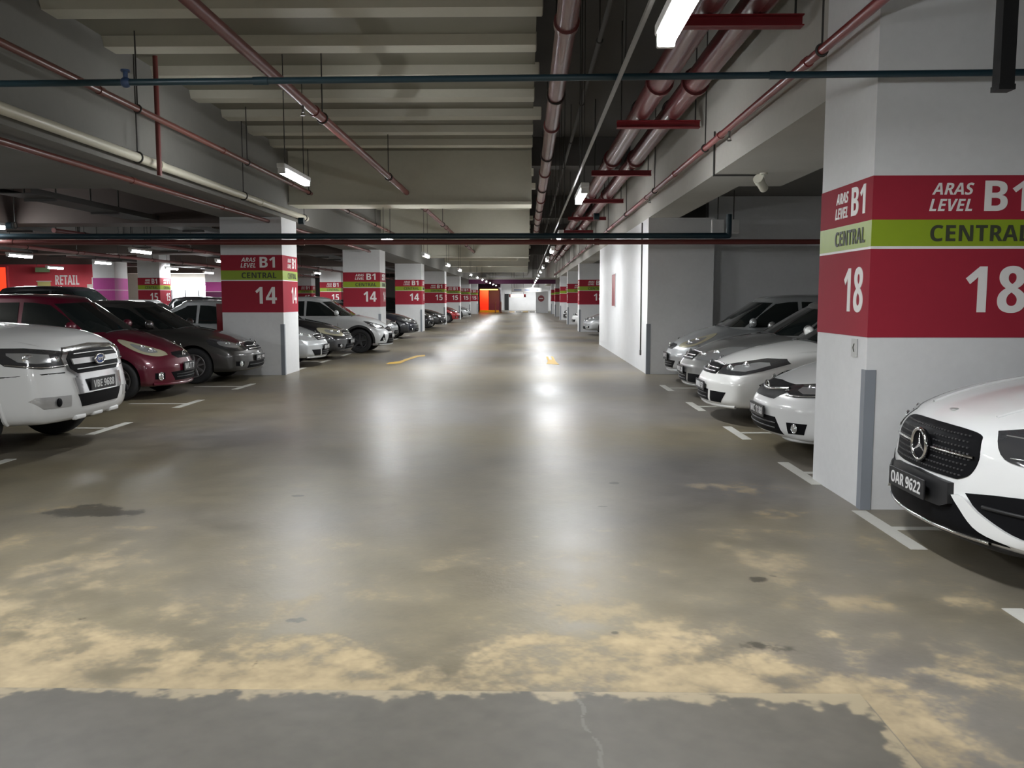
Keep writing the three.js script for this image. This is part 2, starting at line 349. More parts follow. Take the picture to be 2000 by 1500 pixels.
// ================================================================ NEIGHBOURING ZONE
{
  const w = structure('wall_retail', box(-34, -18.75, 0, 2.98, -38.3, -38), M.retailRed, 'red wall lettered RETAIL at the far side', 'wall');
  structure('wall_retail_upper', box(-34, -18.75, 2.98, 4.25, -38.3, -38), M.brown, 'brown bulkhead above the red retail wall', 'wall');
  mesh('lettering', text('RETAIL', 0.42, 1.05, 0, 0.02).translate(-20.6, 2.1, -38), M.letter, w);
  const p = thing('wall_panel', 'pale yellow notice panel on the red retail wall', 'sign', [-21.1, 1.72, -37.97]);
  mesh('panel', box(-0.28, 0.28, 0, 0.5, -0.03, 0), std(0.62, 0.58, 0.22, 0.5), p); mesh('panel_frame', box(-0.32, 0.32, 0.5, 0.55, -0.03, 0.02), M.cream, p);
  const q = thing('wall_panel', 'stepped cream notice panel on the red retail wall', 'sign', [-19.0, 1.7, -37.97]);
  mesh('panel', box(-0.2, 0.2, 0, 0.42, -0.03, 0), M.cream, q); mesh('panel_top', box(0.02, 0.2, 0.42, 0.72, -0.03, 0), M.letter, q);
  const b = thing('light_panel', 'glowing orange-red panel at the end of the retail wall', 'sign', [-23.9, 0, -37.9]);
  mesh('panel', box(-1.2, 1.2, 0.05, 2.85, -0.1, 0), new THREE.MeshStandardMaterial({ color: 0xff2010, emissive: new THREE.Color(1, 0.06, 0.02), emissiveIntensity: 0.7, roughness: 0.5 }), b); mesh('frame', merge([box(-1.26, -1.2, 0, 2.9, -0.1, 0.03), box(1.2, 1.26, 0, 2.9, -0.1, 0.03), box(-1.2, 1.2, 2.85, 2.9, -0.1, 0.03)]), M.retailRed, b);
  const e = thing('exit_sign', 'hanging green exit sign before the red retail wall', 'sign', [-20.7, 2.72, -37.2]);
  mesh('panel', new RoundedBoxGeometry(0.62, 0.2, 0.05, 2, 0.01), std(0.16, 0.24, 0.12, 0.5), e); for (const x of [-0.25, 0.25]) mesh('hanger_rod', rod([x, 0.1, 0], [x, 1.53, 0], 0.008), M.rodMat, e);
  // lit shop window
  const sw = structure('wall_shopfront', box(-34, -16.9, 0, 4.25, -53.3, -53), M.beige, 'wall around the lit shop window', 'wall');
  const win = thing('shop_window', 'brightly lit white shop window with mullions', 'window', [-20.8, 0, -52.95]);
  const lit = new THREE.MeshStandardMaterial({ color: 0xffffff, emissive: new THREE.Color(0.93, 0.93, 1.0), emissiveIntensity: 1.6, roughness: 0.3 });
  for (let k = 0; k < 4; k++) mesh('pane', box(-1.6 + k * 0.83, -0.82 + k * 0.83, 0.5, 2.0, -0.03, 0.0), lit, win);
  mesh('header_light', box(-1.6, 1.7, 2.05, 2.45, -0.03, 0.05), lampMat, win);
  for (let k = 0; k < 5; k++) mesh('mullion', box(-1.64 + k * 0.83, -1.58 + k * 0.83, 0, 2.05, -0.03, 0.05), M.guard, win);
  mesh('sill', box(-1.66, 1.76, 0.42, 0.5, -0.03, 0.08), M.guard, win);
  const L = new THREE.RectAreaLight(new THREE.Color(0.95, 0.95, 1), 5, 3.3, 1.8); L.name = 'shop_window_light'; L.position.set(-20.8, 1.5, -52.85); L.lookAt(-20.8, 1.2, -40); scene.add(L);
}
// far end of the lane: red lobby entrance under an added lamp, purple wall, signs
{
  structure('wall_lobby', box(-9, -3.0, 0, 3.4, -104, -101.1), M.purple, 'dark purple wall of the lift lobby at the far end', 'wall');
  structure('wall_end_block', box(4.0, 8.2, 0, 3.6, -104, -97), M.white, 'white wall block by the far end of the lane', 'wall');
  const l = thing('lobby_portal', 'red painted lobby portal under an added lamp at the far end of the lane', 'portal', [-5.0, 0, -95.5]);
  const jambRed = std(0.80, 0.035, 0.02, 0.5);  // plain red paint, brightened by the added lamp in front
  mesh('jamb', box(-0.1, 0.85, 0, 2.5, -5.5, 0), jambRed, l); mesh('head', box(-0.1, 2.0, 2.5, 2.75, -5.5, 1.3), M.purple, l); mesh('back_panel', box(0.85, 2.0, 0, 2.5, -2.2, -2.0), M.purple, l);  // head runs forward to carry the added lamp
  mesh('added_cove_light', box(0.0, 1.9, 2.42, 2.5, 0.75, 1.15), new THREE.MeshStandardMaterial({ color: 0xffd060, emissive: new THREE.Color(1, 0.55, 0.1), emissiveIntensity: 4 }), l);  // added lamp under the overhang, there to light the red jamb
  mesh('plinth', box(-0.1, 2.0, 0, 0.22, -0.1, 0.5), M.yellowPaint, l);
  const L = new THREE.RectAreaLight(new THREE.Color(1, 0.62, 0.2), 30, 1.9, 0.4); L.name = 'added_jamb_light'; L.position.set(-4.05, 2.4, -94.55); L.lookAt(-4.05, 0.8, -95.6); scene.add(L);  // light of the added lamp, aimed back at the painted jamb
  for (const x of [-3.3, -2.7]) { const b = thing('bollard', 'orange bollard by the red lobby portal', 'bollard', [x, 0, -93], 0, 'orange bollards by the lobby'); mesh('post', new THREE.LatheGeometry([[0, 0], [0.09, 0], [0.09, 0.06], [0.05, 0.08], [0.05, 1.1], [0.03, 1.16], [0, 1.17]].map((p) => new THREE.Vector2(...p)), 12), std(0.5, 0.18, 0.1, 0.5), b); }
  for (let k = 0; k < 6; k++) { const h = thing('speed_hump_block', k % 2 ? 'black hump block across the far end of the lane' : 'yellow hump block across the far end of the lane', 'speed hump', [-1.6 + k * 0.75, 0, -96], 0, k % 2 ? 'black hump blocks' : 'yellow hump blocks'); mesh('block', new RoundedBoxGeometry(0.6, 0.07, 0.35, 2, 0.03).translate(0, 0.03, 0), k % 2 ? M.black : M.yellowPaint, h); }
  const hs = thing('hanging_sign', 'long white hanging direction sign at the far end', 'sign', [0.0, 2.35, -88]);
  mesh('panel', new RoundedBoxGeometry(3.0, 0.42, 0.08, 2, 0.02), M.letter, hs); { const tm = std(0.25, 0.3, 0.45, 0.5); for (const [u, v] of [[-1.25, -0.5], [-0.2, 0.35], [0.7, 1.2]]) mesh('text_block', box(u, v, -0.06, 0.06, 0.04, 0.05), tm, hs); }
  for (const x of [-1.2, 1.2]) mesh('hanger_rod', rod([x, 0.2, 0], [x, x < 0 ? 2.07 : 2.85, 0], 0.015), M.rodMat, hs);
  const rs = thing('height_bar', 'lit red and white height bar below the hanging direction sign', 'sign', [-0.9, 1.78, -88.5]);
  mesh('bar', rod([-0.75, 0, 0], [0.75, 0, 0], 0.14, 14), new THREE.MeshStandardMaterial({ color: 0xffe8e0, emissive: new THREE.Color(1, 0.75, 0.65), emissiveIntensity: 0.9 }), rs); mesh('end_cap', rod([0.62, 0, 0], [0.85, 0, 0], 0.16, 14), M.redBracket, rs); mesh('end_cap', rod([-0.85, 0, 0], [-0.7, 0, 0], 0.16, 14), M.redBracket, rs); for (const x of [-0.6, 0.6]) mesh('hanger_rod', rod([x, 0, 0], [x, 2.64, 0], 0.012), M.rodMat, rs);
  const ne = thing('no_entry_sign', 'round red no-entry sign on a white board by the far end', 'sign', [1.55, 1.5, -92]);
  mesh('board', box(-0.55, 0.75, -1.5, 0.75, -0.06, 0), M.white, ne); mesh('disc', new THREE.CylinderGeometry(0.33, 0.33, 0.03, 28).rotateX(Math.PI / 2).translate(0, 0, 0.02), M.redBracket, ne); mesh('bar', box(-0.2, 0.2, -0.05, 0.05, 0.03, 0.045), M.letter, ne);
  const dd = structure('door_1', box(-2.75, -2.25, 0, 2.1, -112, -111.9), M.black, 'dark doorway in the white end wall', 'door');
  structure('beam', box(-4.75, 2.39, 2.7, 3.05, -72.5, -72), M.purple, 'dark maroon bulkhead across the far lane', 'beam');
  structure('beam', box(-4.75, 2.39, 3.05, 3.2, -72.5, -71.9), M.beige, 'beige strip above the dark maroon bulkhead', 'beam');
}

// ================================================================ FLOOR MARKINGS
// T marks at the mouth of each bay: a bar along the lane and a stem into the bay
{
  const bar = box(-0.05, 0.05, 0, 0.003, -0.48, 0.48), stem = box(0, 0.8, 0, 0.003, -0.04, 0.04);
  const tmark = (x, d, dir, label, group) => { const t = thing('bay_mark', label, 'floor marking', [x, 0, -d], dir > 0 ? 0 : Math.PI, group); mesh('bar', bar, M.linePaint, t); mesh('stem', stem, M.linePaint, t).position.x = 0.05; return t; };
  [3.66, 5.62, 7.45, 9.7, 12.1, 14.6].forEach((d, i) => tmark(2.36, d, 1, ['white bay mark at the entrance side of the crossover coupe with star emblem', 'white bay mark at the foot of column eighteen by the crossover coupe', 'white bay mark between column eighteen and the slim-lamped white sedan', 'white bay mark between the two white sedans past column eighteen', 'white bay mark between the white sedan and the grey sedan', 'white bay mark between the grey sedan and the light silver hatchback'][i], 'bay marks on the side of column eighteen'));
  [7.5, 9.93, 12.3, 14.75, 18.35, 20.75, 23.2, 26.2, 32.1, 35.5].forEach((d, i) => tmark(-4.83, d, -1, ['white bay mark at the entrance side of the white pickup', 'white bay mark between the white pickup and the black sedan', 'white bay mark between the black sedan and the maroon hatchback', 'white bay mark between the maroon hatchback and the dark grey sedan', 'white bay mark between the first column marked fourteen and the silver sedan', 'white bay mark between the silver sedan and the black sedan past column fourteen', 'white bay mark between the black sedan and the white crossover hatchback', 'white bay mark between the white crossover hatchback and the second column marked fourteen', 'white bay mark between the half hidden silver sedan and the next black sedan', 'white bay mark between the black sedan and the third column marked fourteen'][i], 'bay marks on the side of the pickup'));
  // bent yellow arrows
  const a = new THREE.Shape([[-0.75, -0.75], [-0.05, -0.62], [0.0, -0.2], [0.28, 0.5], [0.62, 0.62], [0.45, 0.9], [-0.05, 0.7], [-0.28, 0.0], [-0.36, -0.3], [-0.8, -0.5]].map((p) => new THREE.Vector2(...p)));
  const ag = new THREE.ExtrudeGeometry(a, { depth: 0.003, bevelEnabled: false }); ag.rotateX(-Math.PI / 2); metricUV(ag);
  const s1 = tag(mesh('lane_arrow', ag, M.yellowPaint), 'bent yellow arrow painted on the lane before the white crossover hatchback', 'floor marking'); s1.position.set(-2.9, 0.0, -21.4); s1.scale.set(0.42, 1, 2.0);
  const h = new THREE.Shape([[-0.45, -0.6], [0.5, -0.75], [0.35, -0.2], [0.3, 0.7], [0.12, 0.75], [0.14, 0.1], [-0.1, 0.1], [-0.12, 0.7], [-0.3, 0.65], [-0.26, -0.1]].map((p) => new THREE.Vector2(...p)));
  const hg = new THREE.ExtrudeGeometry(h, { depth: 0.003, bevelEnabled: false }); hg.rotateX(-Math.PI / 2); metricUV(hg);
  const s2 = tag(mesh('lane_arrow', hg, M.yellowPaint), 'worn yellow arrow painted on the lane in front of the white wall block', 'floor marking'); s2.position.set(0.6, 0.0, -21.2); s2.scale.set(0.3, 1, 1.9);
}

// ================================================================ LAMPS
// fluorescent batten: white housing, glowing tube, end caps, hanger rods up to what carries it
const lampGeo = {
  housing: new RoundedBoxGeometry(0.10, 0.06, 1.28, 2, 0.012).translate(0, 0.045, 0),
  tube: new THREE.ExtrudeGeometry(new THREE.Shape([[-0.042, 0.018], [-0.042, -0.02], [-0.028, -0.045], [0.028, -0.045], [0.042, -0.02], [0.042, 0.018]].map((p) => new THREE.Vector2(...p))), { depth: 1.16, bevelEnabled: false }).translate(0, 0, -0.58),
  cap: new RoundedBoxGeometry(0.09, 0.085, 0.04, 2, 0.01),
};
function lamp(x, y, d, label, group, top) {
  const o = thing('batten_lamp', label, 'lamp', [x, y, -d], 0, group);
  mesh('housing', lampGeo.housing, M.housing, o); mesh('tube', lampGeo.tube, lampMat, o); for (const z of [0.6, -0.6]) mesh('end_cap', lampGeo.cap, M.housing, o).position.set(0, -0.005, z);
  for (const z of [0.45, -0.45]) mesh('hanger_rod', rod([0, 0.07, z], [0, top - y, z], 0.006, 6), M.rodMat, o);
  const L = new THREE.RectAreaLight(LAMP_COLOR, LAMP_LIGHT, 0.10, 1.16);
  L.name = 'batten_lamp_light'; L.position.set(x, y - 0.058, -d); L.rotation.x = -Math.PI / 2; scene.add(L);
  return o;
}
{
  [-2.6, 3.75, 10.8, 17.7, 23, 28.3, 35, 41, 47, 53.5, 60, 67, 74, 81, 88].forEach((d, i) => lamp(0.67, 2.75, d, `white batten lamp beside the paired red pipes, ${ORD[i]} from the entrance wall`, 'lamps along the trunking', 5.2));
  lamp(-2.94, 3.04, 11.2, 'white batten lamp beside the long edge beam before the cream crossbeam', 'lamps along the deck', 4.42);
  [-2.0, 4.2, 18.5, 25.6, 32.7, 38.5, 46, 52, 58, 64, 70.5, 77, 84].forEach((d, i) => lamp(-2.94, 2.75, d, `white batten lamp under the ribbed deck, ${ORD[i]} of the lower ones from the entrance wall`, 'lamps along the deck', 4.42));
  [4, 10, 16.6, 23.3, 29.6, 36, 43, 50, 58].forEach((d, i) => lamp(-10.3, d === 16.6 ? 2.9 : 2.75, d, `white batten lamp above the tails of the pickup row, ${ORD[i]} from the entrance wall`, 'lamps above the car tails', d < 12.6 ? 3.07 : 4.25));
  [12, 18.5, 25.6, 30.6, 36.6, 42.5, 48, 60].forEach((d, i) => lamp(-14.9 + (d > 40 ? -0.6 : 0), 2.75, d, `white batten lamp over the neighbouring aisle, ${ORD[i]} from the entrance wall`, 'lamps over the neighbouring aisle', d < 12.6 ? 3.07 : 4.25));
  [[0.67, 95.5, 'white batten lamp over the yellow and black hump blocks'], [-1.6, 106, 'white batten lamp before the doorway of the end wall'], [1.6, 106, 'white batten lamp before the plain part of the end wall'], [-1.2, 110, 'added white batten lamp close to the end wall on the doorway side'], [1.4, 110, 'added white batten lamp close to the plain part of the end wall']].forEach(([x, d, label]) => lamp(x, 2.75, d, label, 'lamps by the end wall', x < 0 ? 4.42 : 5.2));  // the two nearest the wall are added to brighten it
  [22, 35.6, 46].forEach((d, i) => lamp(-19.3, 2.75, d, ['white batten lamp well before the red retail wall', 'white batten lamp close above the red retail wall', 'white batten lamp before the lit shop window'][i], 'lamps by the retail wall', 4.25));
}

// ================================================================ PIPES AND TRAYS
function pipeRun(name, label, pts, r, mat, opt = {}) {
  const o = thing(name, label, 'pipe', pts[0]);
  const q = pts.map((p) => [p[0] - pts[0][0], p[1] - pts[0][1], p[2] - pts[0][2]]);
  const list = [];
  for (let i = 0; i + 1 < q.length; i++) list.push(rod(q[i], q[i + 1], r, 18));
  for (let i = 1; i + 1 < q.length; i++) list.push(new THREE.SphereGeometry(r, 16, 10).translate(...q[i]));
  mesh('pipe', merge(list), mat, o);
  const A = V(...q[0]), B = V(...q[q.length - 1]), dir = B.clone().sub(A), L = dir.length(); dir.normalize();
  const at = (t) => A.clone().addScaledVector(dir, t);
  if (opt.joint) for (let t = opt.joint * 0.6; t < L; t += opt.joint) { const p = at(t), e = dir.clone().multiplyScalar(0.05); mesh('coupling', rod(p.clone().sub(e).toArray(), p.clone().add(e).toArray(), r * 1.22, 16), mat, o); }
  if (opt.hang) for (let t = opt.hangAt ?? opt.hang * 0.4; t < (opt.hangEnd ?? L); t += opt.hang) {
    const p = at(t); const topY = (typeof opt.top === 'function' ? opt.top(p.z + pts[0][2]) : opt.top) - pts[0][1];
    mesh('hanger_rod', rod([p.x, p.y + r, p.z], [p.x, topY, p.z], 0.008, 6), M.rodMat, o);
    const ring = new THREE.TorusGeometry(r * 1.12, 0.012, 6, 18); if (Math.abs(dir.x) > 0.7) ring.rotateY(Math.PI / 2); ring.translate(p.x, p.y, p.z); mesh('clamp', ring, M.rodMat, o);
  }
  if (opt.straps) for (const t of opt.straps) { const p = at(t), g = new THREE.TorusGeometry(r + 0.012, 0.011, 6, 20, Math.PI); g.translate(p.x, p.y, p.z); mesh('pipe_strap', g, M.rodMat, o); }
  if (opt.heads) for (const t of opt.heads) {
    const p = at(t);
    mesh('sprinkler_head', merge([rod([p.x, p.y - r, p.z], [p.x, p.y - r - 0.07, p.z], 0.014, 8), new THREE.CylinderGeometry(0.03, 0.022, 0.012, 12).translate(p.x, p.y - r - 0.1, p.z), rod([p.x - 0.016, p.y - r - 0.07, p.z], [p.x - 0.016, p.y - r - 0.1, p.z], 0.004, 6), rod([p.x + 0.016, p.y - r - 0.07, p.z], [p.x + 0.016, p.y - r - 0.1, p.z], 0.004, 6)]), M.steel, o);
  }
  return o;
}
const Z = (x, y, d) => [x, y, -d];
// right-hand services
pipeRun('sprinkler_pipe', 'long slim red sprinkler pipe along the pale beam by column eighteen', [Z(2.22, 3.36, -4), Z(2.22, 3.36, 70)], 0.036, M.redPipe, { joint: 3.1, hang: 4.3, hangAt: 2.2, top: 5.2, heads: [9.8 + 4, 20, 29] });
for (const [x, label] of [[1.56, 'big red water pipe of the pair on brackets, nearer the lamp trunking'], [1.98, 'big red water pipe of the pair on brackets, nearer the pale beam']]) pipeRun('water_pipe', label, [Z(x, 4.03, -4), Z(x, 4.03, 60)], 0.135, M.waterPipe, { joint: 5.6, straps: [7.2, 11.7, 16.1, 20.7, 25.4, 30] });
[3.2, 7.7, 12.1, 16.7, 21.4, 26, 31, 36].forEach((d, i) => {
  const o = thing('pipe_bracket', `red channel bracket under the paired water pipes, ${ORD[i]} from the entrance wall`, 'bracket', [1.78, 3.84, -d], 0, 'red brackets under the paired water pipes');
  mesh('channel', merge([box(-0.56, 0.56, -0.045, 0.05, -0.005, 0.005), box(-0.56, 0.56, 0.04, 0.05, -0.06, 0.06), box(-0.56, 0.56, -0.045, -0.035, -0.06, 0.06)]), M.redBracket, o);
  for (const x of [-0.5, 0.5]) mesh('hanger_rod', rod([x, 0.05, 0], [x, 1.36, 0], 0.01, 6), M.rodMat, o);
});
pipeRun('drain_pipe', 'dull pink-red pipe running beside the end of the ribbed deck', [Z(0.35, 3.92, -4), Z(0.35, 3.92, 34)], 0.095, M.pinkPipe, { joint: 4.6, hang: 4.4, hangAt: 1.5, top: 5.2 });
pipeRun('conduit_run', 'thin grey conduit high between the pink pipe and the lamp trunking', [Z(0.85, 4.5, -4), Z(0.85, 4.5, 40)], 0.028, M.slab, { hang: 3.3, top: 5.2 });
{
  const o = thing('lamp_trunking', 'slim pale metal trunking above the row of lamps beside the red pipes', 'trunking', [0.59, 2.9, 4]);
  mesh('channel', box(-0.011, 0.011, -0.011, 0.011, -96, 0), M.steel, o);
  for (let d = 1; d < 95; d += 4.2) mesh('hanger_rod', rod([0, 0.02, -d], [0, 2.3, -d], 0.007, 6), M.rodMat, o);
  // deeper ducts and beams in the dark void
  for (const [d, y] of [[20.5, 4.55], [32, 4.4], [44, 4.3], [56, 4.28]]) structure('beam', box(0.10, 2.39, y, 5.2, -d - 0.6, -d), M.slab, `dark concrete crossbeam in the pipe void, ${d === 20.5 ? 'the shallowest one' : d === 32 ? 'before the paired pipes end' : d === 44 ? 'past the white wall block' : 'the deepest one'}`, 'beam');
}
// crossing pipes
const crossPipe = pipeRun('cross_pipe', 'thin blue-black pipe crossing the whole lane in front of column eighteen', [Z(-14, 2.85, 5.9), Z(8.1, 3.0, 5.9)], 0.022, M.bluePipe, { joint: 3.4 });
{
  mesh('valve', merge([new THREE.SphereGeometry(0.036, 12, 8), rod([0, 0, 0], [0, 0.07, 0], 0.016), new THREE.CylinderGeometry(0.03, 0.03, 0.012, 12).translate(0, 0.075, 0)]), std(0.03, 0.06, 0.14, 0.4), crossPipe).position.set(11.34, 0.077, 0);
  const h = thing('hanging_post', 'black square post hanging beside column eighteen', 'post', Z(2.90, 2.77, 5.5));
  mesh('post', box(-0.045, 0.045, 0, 2.43, -0.045, 0.045), M.black, h); mesh('post_foot', box(-0.05, 0.05, -0.012, 0.02, -0.05, 0.05), M.black, h); 
}
pipeRun('cross_pipe', 'blue pipe crossing the lane above a red pipe at the first column marked fourteen', [Z(-24, 2.66, 16.4), Z(3.75, 2.66, 16.4), Z(3.75, 3.05, 16.4)], 0.052, M.bluePipe, { joint: 5.5, hang: 5.2, hangAt: 4, hangEnd: 17, top: 4.25 });
pipeRun('cross_pipe', 'red pipe crossing the lane below a blue pipe at the first column marked fourteen', [Z(-24, 2.55, 16.4), Z(8.1, 2.545, 16.4)], 0.048, M.redPipeDull, { joint: 5.5 });
pipeRun('cross_pipe', 'cream pipe with an elbow crossing the ribbed deck far down the lane', [Z(-4.2, 3.55, 45), Z(-0.55, 3.55, 45), Z(-0.55, 4.4, 45)], 0.14, M.whitePipe, {});
pipeRun('cross_pipe', 'cream pipe crossing the ribbed deck beyond the third crossbeam', [Z(-4.75, 3.9, 47), Z(-2.4, 3.9, 47)], 0.14, M.whitePipe, {});
// left-hand services
pipeRun('sprinkler_pipe', 'dark red sprinkler pipe slanting along the ribbed deck of the lane', [Z(-2.39, 3.6, -4), Z(-2.39, 3.6, 42)], 0.052, M.redPipeDull, { joint: 5.4, hang: 4.9, hangAt: 4.6, top: 4.42, heads: [13.5, 22.5, 31] });
pipeRun('sprinkler_pipe', 'rust red pipe along the upper face of the long edge beam', [Z(-4.3, 3.585, -4), Z(-4.3, 3.585, 30)], 0.036, M.rustPipe, { joint: 3.6, hang: 3.8, hangAt: 2.4, top: 4.42 });
pipeRun('sprinkler_pipe', 'red pipe running just below the soffit over the pickup row', [Z(-5.0, 2.99, -4), Z(-5.0, 2.99, 28)], 0.036, M.rustPipe, { joint: 3.3 });
pipeRun('drain_pipe', 'cream white pipe along the lower face of the long edge beam', [Z(-4.63, 3.17, -4), Z(-4.63, 3.17, 18.5)], 0.055, M.whitePipe, { joint: 4.2, hang: 3.9, hangAt: 2.8, top: 4.42 });
pipeRun('riser_pipe', 'short upright red pipe joining the two red pipes at the long edge beam', [Z(-4.5, 3.0, 10.8), Z(-4.5, 4.42, 10.8)], 0.03, M.redPipeDull, {});
pipeRun('sprinkler_pipe', 'dull red branch pipe over the car tails of the pickup row', [Z(-9.2, 2.82, 17), Z(-9.2, 2.82, 60)], 0.045, M.redPipeDull, { joint: 5, hang: 2.9, top: 4.25 });
pipeRun('sprinkler_pipe', 'dull red branch pipe over the neighbouring aisle', [Z(-13.2, 2.85, 13), Z(-13.2, 2.85, 60)], 0.05, M.redPipeDull, { joint: 5, hang: 2.6, hangAt: 2.2, top: 4.25 });
[[-7.6, 3.05, 0.5, 'dark perforated cable tray over the tails of the grey sedan row'], [-11.6, 3.05, 0.6, 'dark perforated cable tray over the neighbouring parked cars'], [-16.4, 3.0, 0.6, 'dark perforated cable tray near the retail wall']].forEach(([x, y, w, label]) => {
  const o = thing('cable_tray', label, 'cable tray', [x, y, -13]);
  mesh('tray', merge([box(-w / 2, w / 2, 0, 0.01, -40, 0), box(-w / 2 - 0.01, -w / 2, 0, 0.09, -40, 0), box(w / 2, w / 2 + 0.01, 0, 0.09, -40, 0)]), M.rodMat, o);
  for (let d = 0.7; d < 38; d += 2.1) { const out = [4.6, 15.8, 27, 38.3].some((q) => d > q - 0.2 && d < q + 1.2); if (!out) { for (const u of [-w / 2, w / 2]) mesh('hanger_rod', rod([u, 0.05, -d], [u, 4.25 - y, -d], 0.012, 6), M.rodMat, o); mesh('tray_rest', box(-w / 2, w / 2, -0.04, 0, -d - 0.02, -d + 0.02), M.rodMat, o); } }
});
{
  const o = thing('air_duct', 'wide grey sheet-metal duct over the neighbouring bays', 'duct', [-20, 3.3, -26.4]);
  mesh('duct', box(0, 10.2, 0, 0.55, -0.9, 0), M.steel, o); for (let x = 0.8; x < 10.2; x += 1.4) mesh('flange', box(x, x + 0.04, -0.03, 0.58, -0.93, 0.03), M.steel, o);
  for (let x = 1; x < 10.2; x += 2.9) mesh('hanger_rod', rod([x, 0.55, -0.45], [x, 1.1, -0.45], 0.012, 6), M.rodMat, o);
}
// services by the white wall block
{
  const o = thing('junction_box', 'pair of pale junction boxes hung beside the blue pipe elbow', 'junction box', [3.65, 2.72, -16.9]);
  mesh('box', new RoundedBoxGeometry(0.24, 0.26, 0.1, 2, 0.012).translate(0, 0.15, 0), M.housing, o); mesh('box', new RoundedBoxGeometry(0.2, 0.26, 0.1, 2, 0.012).translate(0.3, 0.15, 0), M.housing, o); for (const x of [0, 0.3]) mesh('hanger_rod', rod([x, 0.28, 0], [x, 0.83, 0], 0.01, 6), M.rodMat, o);
  const c = thing('surveillance_camera', 'white surveillance camera under the pale beam beyond column eighteen', 'camera', Z(2.98, 3.07, 11.2));
  mesh('mount', merge([new THREE.CylinderGeometry(0.05, 0.05, 0.02, 18).translate(0, -0.01, 0), rod([0, -0.02, 0], [0, -0.09, 0], 0.015)]), M.cream, c);
  const body = merge([new THREE.CylinderGeometry(0.055, 0.055, 0.22, 20), new THREE.CylinderGeometry(0.062, 0.062, 0.09, 20).translate(0, 0.09, 0)]); body.rotateX(1.15); body.rotateY(-0.6); body.translate(-0.035, -0.14, 0.03);
  mesh('camera_body', body, M.cream, c);
  const w = thing('camera_conduit', 'thin conduit from the red sprinkler pipe down the pale beam to the surveillance camera', 'conduit', [0, 0, 0]);
  mesh('conduit', merge([rod([2.375, 3.6, -11.3], [2.375, 3.055, -11.3], 0.011), rod([2.375, 3.055, -11.3], [2.95, 3.055, -11.3], 0.011), new THREE.SphereGeometry(0.013, 8, 6).translate(2.375, 3.055, -11.3)]), M.rodMat, w);
  const e = thing('extinguisher_cabinet', 'narrow dark red cabinet beside the first column marked fourteen', 'cabinet', [-6.05, 0, -17.2]);
  mesh('body', box(-0.09, 0.09, 0.5, 1.40, -0.25, 0), M.redPipeDull, e); mesh('door', box(-0.075, 0.075, 0.52, 1.38, 0, 0.015), M.redBracket, e); mesh('plinth', box(-0.075, 0.075, 0, 0.5, -0.22, -0.02), M.black, e);
}

// ================================================================ CARS
// car space: nose at x = 0 pointing along +x, tail at x = -length, y up, z across. "s" is the distance behind the nose.
const paint = (r, g, b, metal = 0, rough = 0.35) => { const m = new THREE.MeshPhysicalMaterial({ roughness: rough, metalness: metal, clearcoat: 1, clearcoatRoughness: 0.05 }); m.color.setRGB(r, g, b); return m; };
const CM = {
  glass: (() => { const m = new THREE.MeshPhysicalMaterial({ roughness: 0.04, metalness: 0, clearcoat: 1, clearcoatRoughness: 0.02 }); m.color.setRGB(0.010, 0.013, 0.013); return m; })(),
  trim: std(0.012, 0.012, 0.013, 0.45), gloss: (() => { const m = new THREE.MeshPhysicalMaterial({ roughness: 0.5, specularIntensity: 0.12 }); m.color.setRGB(0.006, 0.006, 0.007); return m; })(), rubber: std(0.016, 0.016, 0.017, 0.8), cavity: std(0.006, 0.006, 0.006, 0.9),
  chrome: std(0.78, 0.78, 0.79, 0.14, 1), alloy: std(0.34, 0.33, 0.33, 0.35, 0.8), darkAlloy: std(0.10, 0.10, 0.105, 0.35, 0.8), silverTrim: std(0.55, 0.55, 0.55, 0.35, 0.6),
  lampDark: (() => { const m = new THREE.MeshPhysicalMaterial({ roughness: 0.12, metalness: 0.2, clearcoat: 1, clearcoatRoughness: 0.02 }); m.color.setRGB(0.05, 0.05, 0.053); return m; })(),
  lampClear: (() => { const m = new THREE.MeshPhysicalMaterial({ roughness: 0.2, metalness: 0.55, clearcoat: 1, clearcoatRoughness: 0.02 }); m.color.setRGB(0.42, 0.43, 0.43); return m; })(),
  lampYellow: (() => { const m = new THREE.MeshPhysicalMaterial({ roughness: 0.25, metalness: 0.35, clearcoat: 1, clearcoatRoughness: 0.03 }); m.color.setRGB(0.50, 0.47, 0.33); return m; })(),
  lens: std(0.75, 0.77, 0.78, 0.08, 0.85), tail: std(0.35, 0.01, 0.012, 0.2), plate: std(0.012, 0.012, 0.014, 0.45), plateText: std(0.62, 0.62, 0.62, 0.5), blueBadge: std(0.02, 0.05, 0.2, 0.25),
};
function curve(pts) {              // monotone cubic through [x, y]
  const n = pts.length, d = [], m = [];
  for (let i = 0; i + 1 < n; i++) d.push((pts[i + 1][1] - pts[i][1]) / (pts[i + 1][0] - pts[i][0]));
  for (let i = 0; i < n; i++) m.push(i === 0 ? d[0] : i === n - 1 ? d[n - 2] : d[i - 1] * d[i] <= 0 ? 0 : 2 * d[i - 1] * d[i] / (d[i - 1] + d[i]));
  return (x) => {
    if (x <= pts[0][0]) return pts[0][1]; if (x >= pts[n - 1][0]) return pts[n - 1][1];
    let i = 0; while (x > pts[i + 1][0]) i++;
    const h = pts[i + 1][0] - pts[i][0], t = (x - pts[i][0]) / h, t2 = t * t, t3 = t2 * t;
    return (2 * t3 - 3 * t2 + 1) * pts[i][1] + (t3 - 2 * t2 + t) * h * m[i] + (-2 * t3 + 3 * t2) * pts[i + 1][1] + (t3 - t2) * h * m[i + 1];
  };
}
